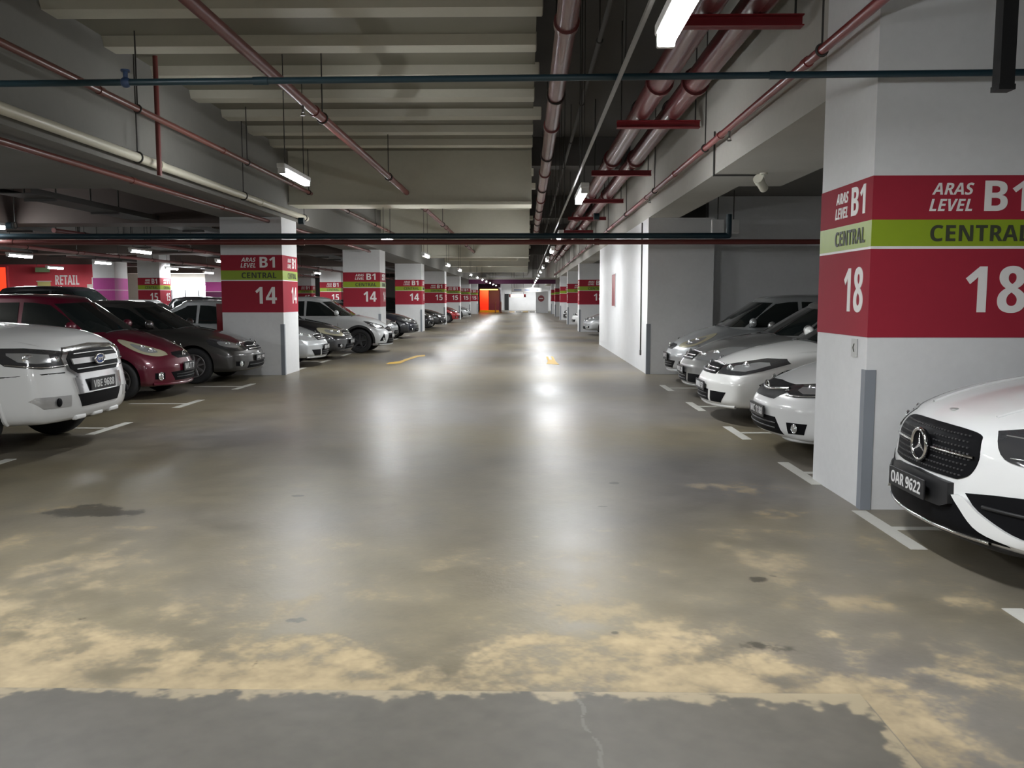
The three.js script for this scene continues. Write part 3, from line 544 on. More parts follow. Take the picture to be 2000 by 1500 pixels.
function fromGrid(P, N, tris) {
  const keep = []; const q = (i) => V(P[3 * i], P[3 * i + 1], P[3 * i + 2]);
  let vol = 0;
  for (let t = 0; t < tris.length; t += 3) { const a = q(tris[t]), b = q(tris[t + 1]), c = q(tris[t + 2]); if (b.clone().sub(a).cross(c.clone().sub(a)).length() < 1e-9) continue; keep.push(tris[t], tris[t + 1], tris[t + 2]); vol += a.dot(b.cross(c)); }
  if (vol < 0) for (let t = 0; t < keep.length; t += 3) { const k = keep[t]; keep[t] = keep[t + 1]; keep[t + 1] = k; }
  let g = new THREE.BufferGeometry(); g.setAttribute('position', new THREE.Float32BufferAttribute(P, 3)); g.setIndex(keep);
  g = mergeVertices(g, 1e-5);
  // drop what welding has collapsed
  const ix = g.index.array, out = []; for (let t = 0; t < ix.length; t += 3) if (ix[t] !== ix[t + 1] && ix[t + 1] !== ix[t + 2] && ix[t] !== ix[t + 2]) out.push(ix[t], ix[t + 1], ix[t + 2]);
  g.setIndex(out); return g;
}
function bodyShell(p) {
  const top = curve(p.top), belt = curve(p.belt), plan = curve(p.plan), bottom = curve(p.bottom), lean = curve(p.lean), tlean = curve(p.tlean ?? [[0.2, 0.1], [0.5, 0], [0.8, 0.02], [1.1, 0.08]]);
  const L = p.L, st = [0, 0.006, 0.016, 0.032, 0.055, 0.085, 0.12, 0.17, 0.23, 0.3, 0.38, 0.47, 0.57, 0.68, 0.8, 0.95, 1.1, 1.25, 1.4, 1.6, 1.85, 2.1];
  for (let s = 2.4; s < L - 0.7; s += 0.3) st.push(s);
  for (const e of [0.6, 0.45, 0.32, 0.22, 0.14, 0.08, 0.04, 0.015, 0.0]) st.push(L - e);
  const secZ = curve([[0, 0], [0.12, 0.55], [0.2, 0.86], [0.25, 0.945], [0.31, 0.985], [0.44, 1.0], [0.58, 0.992], [0.67, 0.972], [0.725, 0.945], [0.775, 0.895], [0.82, 0.82], [0.88, 0.64], [0.94, 0.36], [1, 0]]);
  const secY = curve([[0, 0], [0.12, 0], [0.2, 0.004], [0.25, 0.05], [0.31, 0.16], [0.44, 0.42], [0.58, 0.70], [0.67, 0.86], [0.725, 0.94], [0.775, 1.0], [0.82, 1.25], [0.88, 1.62], [0.94, 1.9], [1, 2]]);
  const m = 34, R = p.round ?? 0.07, P = [], ring = [];
  const put = (s, z, y) => {
    let x = s; const zz = Math.abs(z) / p.w;
    if (s < 1.2) x += (p.bow * Math.pow(zz, p.bowPow ?? 2.4) + lean(y)) * Math.pow(1 - s / 1.2, 2);
    if (s > L - 0.9) x -= (0.16 * Math.pow(zz, 2.5) + tlean(y)) * Math.pow(1 - (L - s) / 0.9, 2);
    P.push(-x, y, z); return P.length / 3 - 1;
  };
  const inset = (s) => { const q = Math.min(s, L - s); return q < R ? R * (1 - Math.sqrt(Math.max(0, 1 - ((R - q) / R) ** 2))) : 0; };
  const point = (s, j, k = 1) => {
    const t = j / (m - 1), e = inset(s), w = plan(s) - e * 0.8, yb = bottom(s) + e * 0.5, ym = belt(s) - e * 0.5, yt = top(s) - e * 0.7, q = secY(t);
    const y = q <= 1 ? yb + (ym - yb) * q : ym + (yt - ym) * (q - 1);
    return [s, w * secZ(t) * k, y];
  };
  const tris = [];
  for (const s of st) {
    const r = [];
    for (let j = 0; j < m; j++) r.push(put(...point(s, j)));
    for (let j = m - 2; j > 0; j--) { const [a, z, y] = point(s, j); r.push(put(a, -z, y)); }
    ring.push(r);
  }
  const n = ring[0].length;
  for (let i = 0; i + 1 < ring.length; i++) for (let j = 0; j < n; j++) { const a = ring[i][j], b = ring[i][(j + 1) % n], c = ring[i + 1][j], d = ring[i + 1][(j + 1) % n]; tris.push(a, b, d, a, d, c); }
  for (const [s, flip] of [[0, 1], [L, 0]]) {
    const K = 9, rows = [];
    for (let j = 0; j < m; j++) { const row = []; for (let k = -K; k <= K; k++) row.push(put(...point(s, j, k / K))); rows.push(row); }
    for (let j = 0; j + 1 < m; j++) for (let k = 0; k < 2 * K; k++) { const a = rows[j][k], b = rows[j][k + 1], c = rows[j + 1][k], d = rows[j + 1][k + 1]; if (flip) tris.push(a, d, b, a, c, d); else tris.push(a, b, d, a, d, c); }
  }
  let g = fromGrid(P, 0, tris); g.computeVertexNormals();
  // wheel arches
  const ev = new Evaluator(); ev.attributes = ['position', 'normal']; ev.useGroups = true;
  const arch = [];
  for (const s of [p.axF, p.axR]) for (const sd of [-1, 1]) { const c = new THREE.CylinderGeometry(p.arch, p.arch, 0.5, 40); c.rotateX(Math.PI / 2); c.translate(-s, p.rw + 0.01, sd * (p.w - 0.27 + 0.25)); c.deleteAttribute('uv'); arch.push(c); }
  const A = new Brush(g, CM.trim); A.updateMatrixWorld();
  let cur = A;
  for (const c of arch) { const b = new Brush(c, CM.cavity); b.updateMatrixWorld(); cur = ev.evaluate(cur, b, SUBTRACTION); }
  return { geo: cur.geometry, materials: cur.material };
}
function cabinShell(p) {
  const c = p.cabin, N = 72, P = [], rings = [], tris = [];
  const belt = curve(p.belt);
  const prof = [];
  for (let i = 0; i <= 14; i++) { const h = i / 14; prof.push([h, 1]); }
  // rounded roof edge then roof to the middle
  for (const r of [0.985, 0.965, 0.93, 0.88, 0.8, 0.68, 0.52, 0.34, 0.17, 0.0]) prof.push([1, r]);
  const ry = c.ry, by = c.by, edge = c.edge ?? 0.07;
  const pillar = (h) => Math.pow(h, c.curveA ?? 1.12);
  for (const [h, r] of prof) {
    const row = [];
    const f = c.ws + (c.rf - c.ws) * pillar(h), b = c.rb + (c.rr - c.rb) * Math.pow(h, c.curveC ?? 1.25), hw = c.wb + (c.wt - c.wb) * Math.pow(h, 1.25);
    const mid = (f + b) / 2, half = (b - f) / 2;
    for (let k = 0; k < N; k++) {
      const a = k / N * Math.PI * 2, ca = Math.cos(a), sa = Math.sin(a), e = 2 / (c.sq ?? 5);
      let ux = Math.sign(ca) * Math.pow(Math.abs(ca), e), uz = Math.sign(sa) * Math.pow(Math.abs(sa), e);
      ux *= r; uz *= r;
      let s = mid - half * ux; const z = hw * uz;
      if (ux > 0) s -= (c.wsBow ?? 0.1) * ux * ux * (1 - uz * uz); else s += 0.07 * ux * ux * (1 - uz * uz);
      let y;
      if (r === 1) y = (by - 0.09) + (ry - edge - (by - 0.09)) * h;
      else { const q = Math.min(1, (1 - r) / 0.35); y = ry - edge + edge * Math.sqrt(Math.max(0, 1 - (1 - q) * (1 - q))); }
      if (h === 1) { const t = (s - (c.rf + c.rr) / 2) / ((c.rr - c.rf) / 2 + 0.2); y += (c.crown ?? 0.03) * (0.5 - t * t) * (r === 1 ? 0.6 : 1) - (c.drop ?? 0) * Math.max(0, t); }
      P.push(-s, y, z); row.push(P.length / 3 - 1);
    }
    rings.push(row);
  }
  for (let i = 0; i + 1 < rings.length; i++) for (let k = 0; k < N; k++) { const a = rings[i][k], b = rings[i][(k + 1) % N], d = rings[i + 1][(k + 1) % N], e = rings[i + 1][k]; tris.push(a, b, d, a, d, e); }
  P.push(-(c.ws + c.rb) / 2, by - 0.09, 0); const ci = P.length / 3 - 1; for (let k = 0; k < N; k++) tris.push(rings[0][(k + 1) % N], rings[0][k], ci);
  const g = fromGrid(P, 0, tris); return toCreasedNormals(g, 0.7);
}
// surface tools: rays are cast onto the finished shells, so lamps, grilles and panes follow the sheet metal
function surfaceOf(geos) {
  const g = mergeGeometries(geos.map((q) => { const h = q.index ? q.toNonIndexed() : q.clone(); for (const k of Object.keys(h.attributes)) if (k !== 'position' && k !== 'normal') h.deleteAttribute(k); h.clearGroups(); return h; }), false);
  const bvh = new MeshBVH(g); const ray = new THREE.Ray();
  return (o, d) => { ray.origin.copy(o).addScaledVector(d, -6); ray.direction.copy(d); const h = bvh.raycastFirst(ray, THREE.DoubleSide); return h ? { p: h.point.clone(), n: h.face.normal.clone() } : null; };
}
const DIR = { front: V(-1, 0, 0), down: V(0, -1, 0), wind: V(-1, -0.55, 0).normalize(), side: (k) => V(0, 0, -k), diag: (k, a = 0.75) => V(-Math.cos(a), 0, -k * Math.sin(a)) };
function patch(hit, pts, dir, off = 0.006, opt = {}) {
  const up = Math.abs(dir.y) > 0.9 ? V(1, 0, 0) : V(0, 1, 0), a = dir.clone().cross(up).normalize(), b = a.clone().cross(dir).normalize();
  let poly = pts.map((q) => { const v = V(-q[0], q[1], q[2]); return new THREE.Vector2(v.dot(a), v.dot(b)); });
  if (opt.smooth) { const c = new THREE.SplineCurve([...poly, poly[0]]); poly = c.getPoints(poly.length * 5).slice(0, -1); }
  if (THREE.ShapeUtils.area(poly) < 0) poly.reverse();
  let tri = THREE.ShapeUtils.triangulateShape(poly, []), vs = poly.map((v) => v.clone());
  const max = opt.max ?? 0.05;
  for (let it = 0; it < 7; it++) {
    const midOf = new Map(), next = []; let any = false;
    const mid = (i, j) => { const k = i < j ? i * 100000 + j : j * 100000 + i; if (!midOf.has(k)) { vs.push(vs[i].clone().add(vs[j]).multiplyScalar(0.5)); midOf.set(k, vs.length - 1); } return midOf.get(k); };
    for (const t of tri) {
      const L = [0, 1, 2].map((e) => vs[t[e]].distanceTo(vs[t[(e + 1) % 3]]) > max);
      const n = L.filter(Boolean).length; if (n) any = true;
      if (!n) next.push(t);
      else if (n === 1) { const e = L.indexOf(true), i = t[e], j = t[(e + 1) % 3], k = t[(e + 2) % 3], m = mid(i, j); next.push([i, m, k], [m, j, k]); }
      else if (n === 2) { const e = L.indexOf(false), i = t[e], j = t[(e + 1) % 3], k = t[(e + 2) % 3], m1 = mid(j, k), m2 = mid(k, i); next.push([i, j, m1], [i, m1, m2], [m2, m1, k]); }
      else { const m0 = mid(t[0], t[1]), m1 = mid(t[1], t[2]), m2 = mid(t[2], t[0]); next.push([t[0], m0, m2], [m0, t[1], m1], [m2, m1, t[2]], [m0, m1, m2]); }
    }
    tri = next; if (!any) break;
  }
  const hits = vs.map((v) => hit(a.clone().multiplyScalar(v.x).addScaledVector(b, v.y), dir));
  const ok = tri.filter((t) => t.every((i) => hits[i]));
  if (!ok.length) return null;
  const P = [], I = [], back = [];
  const bulge = opt.bulge ?? 0;
  vs.forEach((v, i) => { const h = hits[i]; const q = h ? h.p.clone().addScaledVector(dir, -off) : V(0, 0, 0); P.push(q.x, q.y, q.z); });
  ok.forEach((t) => I.push(t[0], t[2], t[1]));
  const g = new THREE.BufferGeometry(); g.setAttribute('position', new THREE.Float32BufferAttribute(P, 3)); g.setIndex(I);
  g.computeVertexNormals();
  const c0 = V(g.attributes.normal.getX(I[0]), g.attributes.normal.getY(I[0]), g.attributes.normal.getZ(I[0]));
  if (c0.dot(dir) > 0) { for (let t = 0; t < I.length; t += 3) { const k = I[t]; I[t] = I[t + 1]; I[t + 1] = k; } g.setIndex(I); g.computeVertexNormals(); }
  // rim that closes the edge down into the sheet metal
  const edges = new Map(); for (let t = 0; t < I.length; t += 3) for (let e = 0; e < 3; e++) { const i = I[t + e], j = I[t + (e + 1) % 3], k = j + ',' + i; if (edges.has(k)) edges.delete(k); else edges.set(i + ',' + j, [i, j]); }
  const S = []; const v3 = (i) => V(P[3 * i], P[3 * i + 1], P[3 * i + 2]); const depth = off + 0.012;
  for (const [i, j] of edges.values()) { const A = v3(i), B = v3(j), C = A.clone().addScaledVector(dir, depth), D = B.clone().addScaledVector(dir, depth); S.push(...A.toArray(), ...C.toArray(), ...B.toArray(), ...B.toArray(), ...C.toArray(), ...D.toArray()); }
  const sk = new THREE.BufferGeometry(); sk.setAttribute('position', new THREE.Float32BufferAttribute(S, 3)); sk.computeVertexNormals();
  const f = g.toNonIndexed();
  return mergeGeometries([f, sk], false);
}
function strip(hit, pts, dir, width, off = 0.002, thick = 0) {      // a ribbon along a polyline on the surface
  const path = []; const c = new THREE.CatmullRomCurve3(pts.map((q) => V(-q[0], q[1], q[2])), false, 'centripetal');
  for (const q of c.getPoints(pts.length * 8)) { const h = hit(q, dir); if (h) path.push(h.p.addScaledVector(dir, -off)); }
  if (path.length < 2) return null;
  for (let it = 0; it < 4; it++) for (let i = 1; i + 1 < path.length; i++) path[i].multiplyScalar(0.5).addScaledVector(path[i - 1], 0.25).addScaledVector(path[i + 1], 0.25);
  if (thick) return new THREE.TubeGeometry(new THREE.CatmullRomCurve3(path), path.length * 2, width / 2, 7, false);
  const P = [], I = [];
  path.forEach((q, i) => { const t = path[Math.min(i + 1, path.length - 1)].clone().sub(path[Math.max(i - 1, 0)]).normalize(), s = t.cross(dir).normalize().multiplyScalar(width / 2); P.push(...q.clone().add(s).toArray(), ...q.clone().sub(s).toArray()); if (i) I.push(2 * i - 2, 2 * i - 1, 2 * i, 2 * i - 1, 2 * i + 1, 2 * i); });
  const g = new THREE.BufferGeometry(); g.setAttribute('position', new THREE.Float32BufferAttribute(P, 3)); g.setIndex(I); g.computeVertexNormals();
  const n = g.attributes.normal; if (V(n.getX(0), n.getY(0), n.getZ(0)).dot(dir) > 0) { for (let t = 0; t < I.length; t += 3) { const k = I[t]; I[t] = I[t + 1]; I[t + 1] = k; } g.setIndex(I); g.computeVertexNormals(); }
  return g;
}
const wheelCache = new Map();
function wheelGeo(r, spokes, style) {
  const key = r + '/' + spokes + '/' + style; if (wheelCache.has(key)) return wheelCache.get(key);
  const tw = 0.2, ri = r * 0.66;
  const tyre = new THREE.LatheGeometry([[ri, -tw / 2 + 0.02], [ri + 0.02, -tw / 2], [r - 0.03, -tw / 2], [r - 0.008, -tw / 2 + 0.02], [r, -tw / 2 + 0.05], [r, tw / 2 - 0.05], [r - 0.008, tw / 2 - 0.02], [r - 0.03, tw / 2], [ri + 0.02, tw / 2], [ri, tw / 2 - 0.02], [ri, -tw / 2 + 0.02]].map((q) => new THREE.Vector2(...q)), 40).rotateX(Math.PI / 2);
  const parts = [new THREE.LatheGeometry([[ri - 0.03, -0.05], [ri - 0.03, tw / 2 - 0.03], [ri - 0.012, tw / 2 - 0.012], [ri + 0.002, tw / 2 - 0.014], [ri, -0.05]].map((q) => new THREE.Vector2(...q)), 40).rotateX(Math.PI / 2), new THREE.CylinderGeometry(ri - 0.02, ri - 0.02, 0.012, 32).rotateX(Math.PI / 2).translate(0, 0, -0.045), new THREE.CylinderGeometry(0.06, 0.07, 0.05, 20).rotateX(Math.PI / 2).translate(0, 0, tw / 2 - 0.045)];
  for (let k = 0; k < spokes; k++) { const L = ri - 0.05; const g = new RoundedBoxGeometry(L, style ? 0.05 : 0.036, 0.028, 1, 0.006); const q = g.attributes.position; for (let i = 0; i < q.count; i++) { const t = q.getX(i) / L + 0.5; q.setY(i, q.getY(i) * (1.25 - 0.45 * t)); } g.translate(L / 2 + 0.04, 0, tw / 2 - 0.04); g.rotateZ(k / spokes * Math.PI * 2 + 0.2); parts.push(g); }
  const out = { tyre, rim: merge(parts), back: new THREE.CylinderGeometry(ri - 0.03, ri - 0.03, 0.01, 28).rotateX(Math.PI / 2).translate(0, 0, -0.03) };
  wheelCache.set(key, out); return out;
}
const plateCache = new Map();
// a car model: shells and shared geometry, made once for each kind
const models = new Map();
function model(key, p) {
  if (models.has(key)) return models.get(key);
  const b = bodyShell(p), c = cabinShell(p); const hit = surfaceOf([b.geo, c]), hitBody = surfaceOf([b.geo]), hitCabin = surfaceOf([c]);
  const out = { p, b, c, hit, hitBody, hitCabin, parts: [] };
  const add = (name, geo, mat, sub) => { if (geo) out.parts.push({ name, geo, mat, sub }); };
  out.add = add;
  const k = p.cabin, by = k.by, ry = k.ry, xA = (y) => k.ws + (k.rf - k.ws) * Math.pow((y - by + 0.09) / (ry - by), k.curveA ?? 1.12), xC = (y) => k.rb + (k.rr - k.rb) * Math.pow((y - by + 0.09) / (ry - by), k.curveC ?? 1.25);
  const y0 = by + 0.03, y1 = ry - (k.edge ?? 0.07) - 0.05, ym = (y0 + y1) / 2, mid = k.mid;
  // windscreen and rear window
  const zw = (y) => k.wb + (k.wt - k.wb) * Math.pow((y - by) / (ry - by), 1.25);
  add('windshield', patch(hitCabin, [[xA(y0), y0, -zw(y0) * 0.88], [xA(ym), ym, -zw(ym) * 0.88], [xA(y1), y1, -zw(y1) * 0.86], [xA(y1 + 0.03) - 0.06, y1 + 0.02, 0], [xA(y1), y1, zw(y1) * 0.86], [xA(ym), ym, zw(ym) * 0.88], [xA(y0), y0, zw(y0) * 0.88]], DIR.front, 0.014, { max: 0.035 }), CM.glass);
  add('rear_window', patch(hitCabin, [[xC(y0), y0 + 0.05, -zw(y0) * 0.82], [xC(y1), y1 - 0.02, -zw(y1) * 0.8], [xC(y1), y1 - 0.02, zw(y1) * 0.8], [xC(y0), y0 + 0.05, zw(y0) * 0.82]], V(1, 0, 0), 0.004, { max: 0.1 }), CM.glass);
  for (const sd of [1, -1]) {
    const fr = [[xA(y0) + 0.26, y0, sd], [xA(ym) + 0.17, ym, sd], [xA(y1) + 0.12, y1 - 0.02, sd], [(xA(y1) + mid) / 2 + 0.08, y1 + 0.012, sd], [mid - 0.035, y1 + 0.018, sd], [mid - 0.025, y0, sd]];
    add('side_window', patch(hitCabin, fr, DIR.side(sd), 0.008, { max: 0.06 }), CM.glass);
    const re = [[mid + 0.035, y0, sd], [mid + 0.035, y1 + 0.018, sd], [(mid + xC(y1)) / 2, y1 + 0.01, sd], [xC(y1) - 0.2, y1 - 0.03, sd], [xC(ym) - 0.2, ym, sd], [xC(y0) - 0.26, y0, sd]];
    if (!p.pickup) add('side_window', patch(hitCabin, re, DIR.side(sd), 0.008, { max: 0.06 }), CM.glass);
    // mirror
    const mg = new THREE.SphereGeometry(1, 18, 12); mg.scale(0.07, 0.075, 0.11); mg.translate(-(k.ws + 0.42), by + 0.12, sd * (p.w + 0.06)); const q = mg.attributes.position; for (let i = 0; i < q.count; i++) if (q.getX(i) < -(k.ws + 0.45)) q.setX(i, -(k.ws + 0.45)); mg.computeVertexNormals();
    add('side_mirror', merge([mg, rod([-(k.ws + 0.42), by + 0.06, sd * (p.w - 0.12)], [-(k.ws + 0.42), by + 0.1, sd * (p.w + 0.02)], 0.022, 8)]), 'paint2');
    // door seams and handles
    for (const xs of [k.ws + 0.42, mid, Math.min(k.rb - 0.35, p.axR - 0.1)]) add('door_seam', strip(hitBody, [[xs, by - 0.02, sd], [xs - 0.02, (by + p.rw) / 2, sd], [xs + 0.01, p.bottom[0][1] + 0.16, sd]], DIR.side(sd), 0.008), CM.cavity);
    add('sill', strip(hitBody, [[p.axF + p.arch + 0.05, p.bottom[0][1] + 0.1, sd], [p.axR - p.arch - 0.05, p.bottom[0][1] + 0.1, sd]], DIR.side(sd), 0.03), CM.trim);
    add('tail_light', patch(hitBody, [[p.L - 0.28, by - 0.08, sd * p.w], [p.L, by - 0.1, sd * p.w * 0.6], [p.L, by - 0.28, sd * p.w * 0.62], [p.L - 0.25, by - 0.24, sd * p.w]], V(0.75, 0, -0.66 * sd), 0.006), CM.tail);
  }
  p.face(out, add);
  models.set(key, out); return out;
}
function car(key, p, name, label, pos, turn, look) {
  const m = model(key, p); p = m.p; const o = thing(name, label, look.category ?? 'car', pos, turn, look.group);
  const paintMat = look.paint, roof = look.roof ?? paintMat;
  const body = mesh('body', m.b.geo, Array.isArray(m.b.materials) ? m.b.materials.map((q) => (q === CM.trim ? paintMat : q)) : paintMat, o);
  mesh('cabin', m.c, roof, o);
  for (const q of m.parts) {
    let mat = q.mat === 'paint2' ? (look.mirror ?? paintMat) : q.mat === 'paint' ? paintMat : q.mat === 'lamp' ? (look.lamp ?? CM.lampDark) : q.mat;
    const part = mesh(q.name, q.geo, mat, o);
    if (q.sub) for (const s of q.sub) if (s.geo) mesh(s.name, s.geo, s.mat, part);
  }
  const wg = wheelGeo(p.rw, look.spokes ?? 9, look.wheelStyle ?? 0);
  for (const s of [p.axF, p.axR]) for (const sd of [1, -1]) {
    const w = mesh('wheel', wg.tyre, CM.rubber, o); w.position.set(-s, p.rw, sd * (p.w - 0.12)); if (sd < 0) w.rotation.y = Math.PI;
    mesh('rim', wg.rim, look.rim ?? CM.alloy, w);
  }
  if (look.plate) {
    const [s, y, w, h] = p.plateAt; const pg = new THREE.Group(); 
    const pl = mesh('number_plate', new RoundedBoxGeometry(0.014, h, w, 2, 0.006).translate(-s + 0.012, y, 0), CM.plate, o);
    if (!plateCache.has(look.plate)) plateCache.set(look.plate, text(look.plate, 1, 1, 0, 0.002));
    const t = plateCache.get(look.plate).clone(); t.scale(w * 0.84, h * 0.6, 1); t.translate(-w * 0.42, -h * 0.3, 0); t.rotateY(Math.PI / 2); t.translate(-s + 0.019, y, 0);
    mesh('lettering', t, CM.plateText, pl);
  }
  return o;
}

// ---------------------------------------------------------------- faces
// round badge lying on the nose at height y
function badge(s, y, r, star) {
  const list = [new THREE.TorusGeometry(r, r * 0.13, 8, 32)];
  if (star) for (let k = 0; k < 3; k++) { const g = new THREE.ConeGeometry(r * 0.2, r * 0.98, 4); g.scale(1, 1, 0.35); g.translate(0, r * 0.49, 0); g.rotateZ(k * Math.PI * 2 / 3); list.push(g); }
  else { const g = new THREE.TorusGeometry(r * 0.5, r * 0.12, 6, 24); g.scale(1, 0.7, 1); list.push(g); }
  return merge(list).rotateY(Math.PI / 2).translate(-s, y, 0);
}
const inner = (pts, k, e = 0.62) => { const n = pts.length, c = [0, 1, 2].map((a) => pts.reduce((s, q) => s + q[a], 0) / n); return pts.map((q) => [c[0] + (q[0] - c[0]) * e, c[1] + (q[1] - c[1]) * e, (c[2] + (q[2] - c[2]) * e) * k]); };
const both = (f) => { f(1); f(-1); };
const mirrorPts = (pts, k) => pts.map((q) => [q[0], q[1], q[2] * k]);
// generic saloon or hatch face, parameters in metres on the nose
function commonFace(q) {
  return (m, add) => {
    const h = m.hitBody;
    both((k) => {
      const lampGeo_ = patch(h, mirrorPts(q.lamp, k), DIR.diag(k, q.lampAngle ?? 0.72), 0.008, { smooth: q.lampSmooth, max: 0.04 });
      const sub = [{ name: 'reflector', geo: patch(h, inner(q.lamp, k, 0.55), DIR.diag(k, q.lampAngle ?? 0.72), 0.012, { max: 0.05, smooth: q.lampSmooth }), mat: CM.lampClear }];
      for (const [s, y, z, r] of q.lenses ?? []) { const hh = h(V(-s, y, z * k), DIR.diag(k, q.lampAngle ?? 0.72)); if (hh) { const g = new THREE.SphereGeometry(r, 16, 10); g.scale(0.22, 1, 1); g.rotateY(-k * 0.7); g.translate(hh.p.x - 0.001, hh.p.y, hh.p.z - k * 0.001); sub.push({ name: 'lens', geo: g, mat: CM.lens }); } }
      if (q.lampBar) sub.push({ name: 'chrome_strip', geo: strip(h, mirrorPts(q.lampBar, k), DIR.diag(k, q.lampAngle ?? 0.72), 0.016, 0.014, 1), mat: CM.chrome });
      add('headlight', lampGeo_, 'lamp', sub);
      if (q.fogPocket) add('fog_pocket', patch(h, mirrorPts(q.fogPocket, k), DIR.diag(k, 0.35), 0.004, { max: 0.05 }), CM.gloss);
      if (q.fog) { const [s, y, z, r] = q.fog, hh = h(V(-s, y, z * k), DIR.diag(k, 0.35)); if (hh) add('fog_light', merge([new THREE.SphereGeometry(r, 16, 10).scale(0.4, 1, 1), new THREE.TorusGeometry(r * 1.1, r * 0.16, 6, 20).rotateY(Math.PI / 2)]).rotateY(-k * 0.3).translate(hh.p.x + 0.008, hh.p.y, hh.p.z), CM.lens); }
      add('hood_seam', strip(h, mirrorPts(q.hoodSeam, k), DIR.down, 0.009, 0.002), CM.cavity);
    });
    const gsub = [];
    for (const y of q.bars ?? []) gsub.push({ name: 'grille_bar', geo: strip(h, [[0, y, -q.grilleW * 0.96], [0, y - (q.barSag ?? 0), 0], [0, y, q.grilleW * 0.96]], DIR.front, q.barT ?? 0.018, 0.012, 1), mat: q.barMat ?? CM.chrome });
    if (q.grille) add('grille', patch(h, q.grille, DIR.front, 0.005, { max: 0.05 }), CM.gloss, gsub);
    if (q.badge) { const hh = h(V(0, q.badge[0], 0), DIR.front); add('emblem', badge(-hh.p.x - 0.022, q.badge[0], q.badge[1], false), CM.chrome); }
    if (q.intake) { const is = []; for (const y of q.intakeBars ?? []) is.push({ name: 'intake_bar', geo: strip(h, [[0, y, -q.intakeW], [0, y, 0], [0, y, q.intakeW]], DIR.front, 0.014, 0.007, 1), mat: CM.trim }); add('bumper_intake', patch(h, q.intake, DIR.front, 0.004, { max: 0.05 }), CM.gloss, is); }
    for (const s of q.sideIntakes ?? []) both((k) => add('bumper_intake', patch(h, mirrorPts(s, k), DIR.diag(k, 0.3), 0.004, { max: 0.05 }), CM.gloss));
    if (q.lip) add('front_lip', strip(h, q.lip, DIR.front, q.lipT ?? 0.03, 0.012, 1), 'paint');
    for (const c of q.chrome ?? []) add('chrome_strip', strip(h, c, DIR.front, 0.018, 0.008, 1), CM.chrome);
    both((k) => add('wiper', strip(m.hit, [[m.p.cabin.ws - 0.02, 0, k * 0.05], [m.p.cabin.ws + 0.02, 0, k * 0.3], [m.p.cabin.ws + 0.08, 0, k * 0.55]], DIR.down, 0.016, 0.012, 1), CM.trim));
  };
}
const sym = (half) => [...half.map((q) => [0, q[1], -q[0]]), ...half.slice().reverse().map((q) => [0, q[1], q[0]])];

// saloon A: rounded grey saloon with big wrap-round lamps
const SALOON = (o = {}) => ({
  L: 4.45, w: 0.86, bow: 0.30, bowPow: 2.3, rw: 0.315, arch: 0.36, axF: 0.92, axR: 3.52, round: 0.08,
  top: [[0, 0.66], [0.12, 0.73], [0.4, 0.83], [0.9, 0.93], [1.3, 0.99], [1.7, 1.0], [3.5, 1.04], [3.9, 1.07], [4.35, 1.05], [4.45, 0.98]],
  belt: [[0, 0.58], [0.15, 0.66], [0.5, 0.76], [1.0, 0.85], [1.6, 0.91], [3.5, 0.98], [4.3, 0.98], [4.45, 0.9]],
  plan: [[0, 0.80], [0.3, 0.835], [0.8, 0.86], [3.6, 0.86], [4.2, 0.82], [4.45, 0.76]], bottom: [[0, 0.21], [1, 0.19], [3.6, 0.2], [4.45, 0.27]],
  lean: [[0.18, 0.06], [0.3, 0.0], [0.48, 0.005], [0.56, 0.04], [0.68, 0.13], [0.8, 0.24]],
  cabin: { ws: 1.22, rf: 2.08, rr: 3.05, rb: 3.95, by: 0.93, ry: 1.455, wb: 0.775, wt: 0.60, mid: 2.62 },
  plateAt: [0.0, 0.43, 0.5, 0.115],
  ...o,
});
const faceGreySaloon = commonFace({
  lamp: [[0.14, 0.67, 0.40], [0.2, 0.735, 0.46], [0.5, 0.79, 0.80], [0.62, 0.76, 0.86], [0.55, 0.67, 0.86], [0.3, 0.60, 0.74], [0.12, 0.58, 0.42]], lampSmooth: true, lenses: [[0.2, 0.665, 0.52, 0.055], [0.32, 0.69, 0.68, 0.05]],
  hoodSeam: [[0.16, 1, 0.38], [0.5, 1, 0.60], [1.2, 1, 0.74]], grilleW: 0.36,
  grille: sym([[0.38, 0.575], [0.38, 0.655], [0.2, 0.70], [0.02, 0.71]].map((q) => q)).concat([]), bars: [0.60, 0.645], barT: 0.02, badge: [0.645, 0.05],
  intake: [[0, 0.26, -0.48], [0, 0.37, -0.42], [0, 0.37, 0.42], [0, 0.26, 0.48]], intakeW: 0.42, intakeBars: [0.315], fogPocket: [[0.08, 0.30, 0.58], [0.08, 0.38, 0.56], [0.16, 0.39, 0.74], [0.16, 0.31, 0.74]], fog: [0.1, 0.345, 0.64, 0.04],
  chrome: [[[0, 0.71, -0.36], [0, 0.72, 0], [0, 0.71, 0.36]]],
});
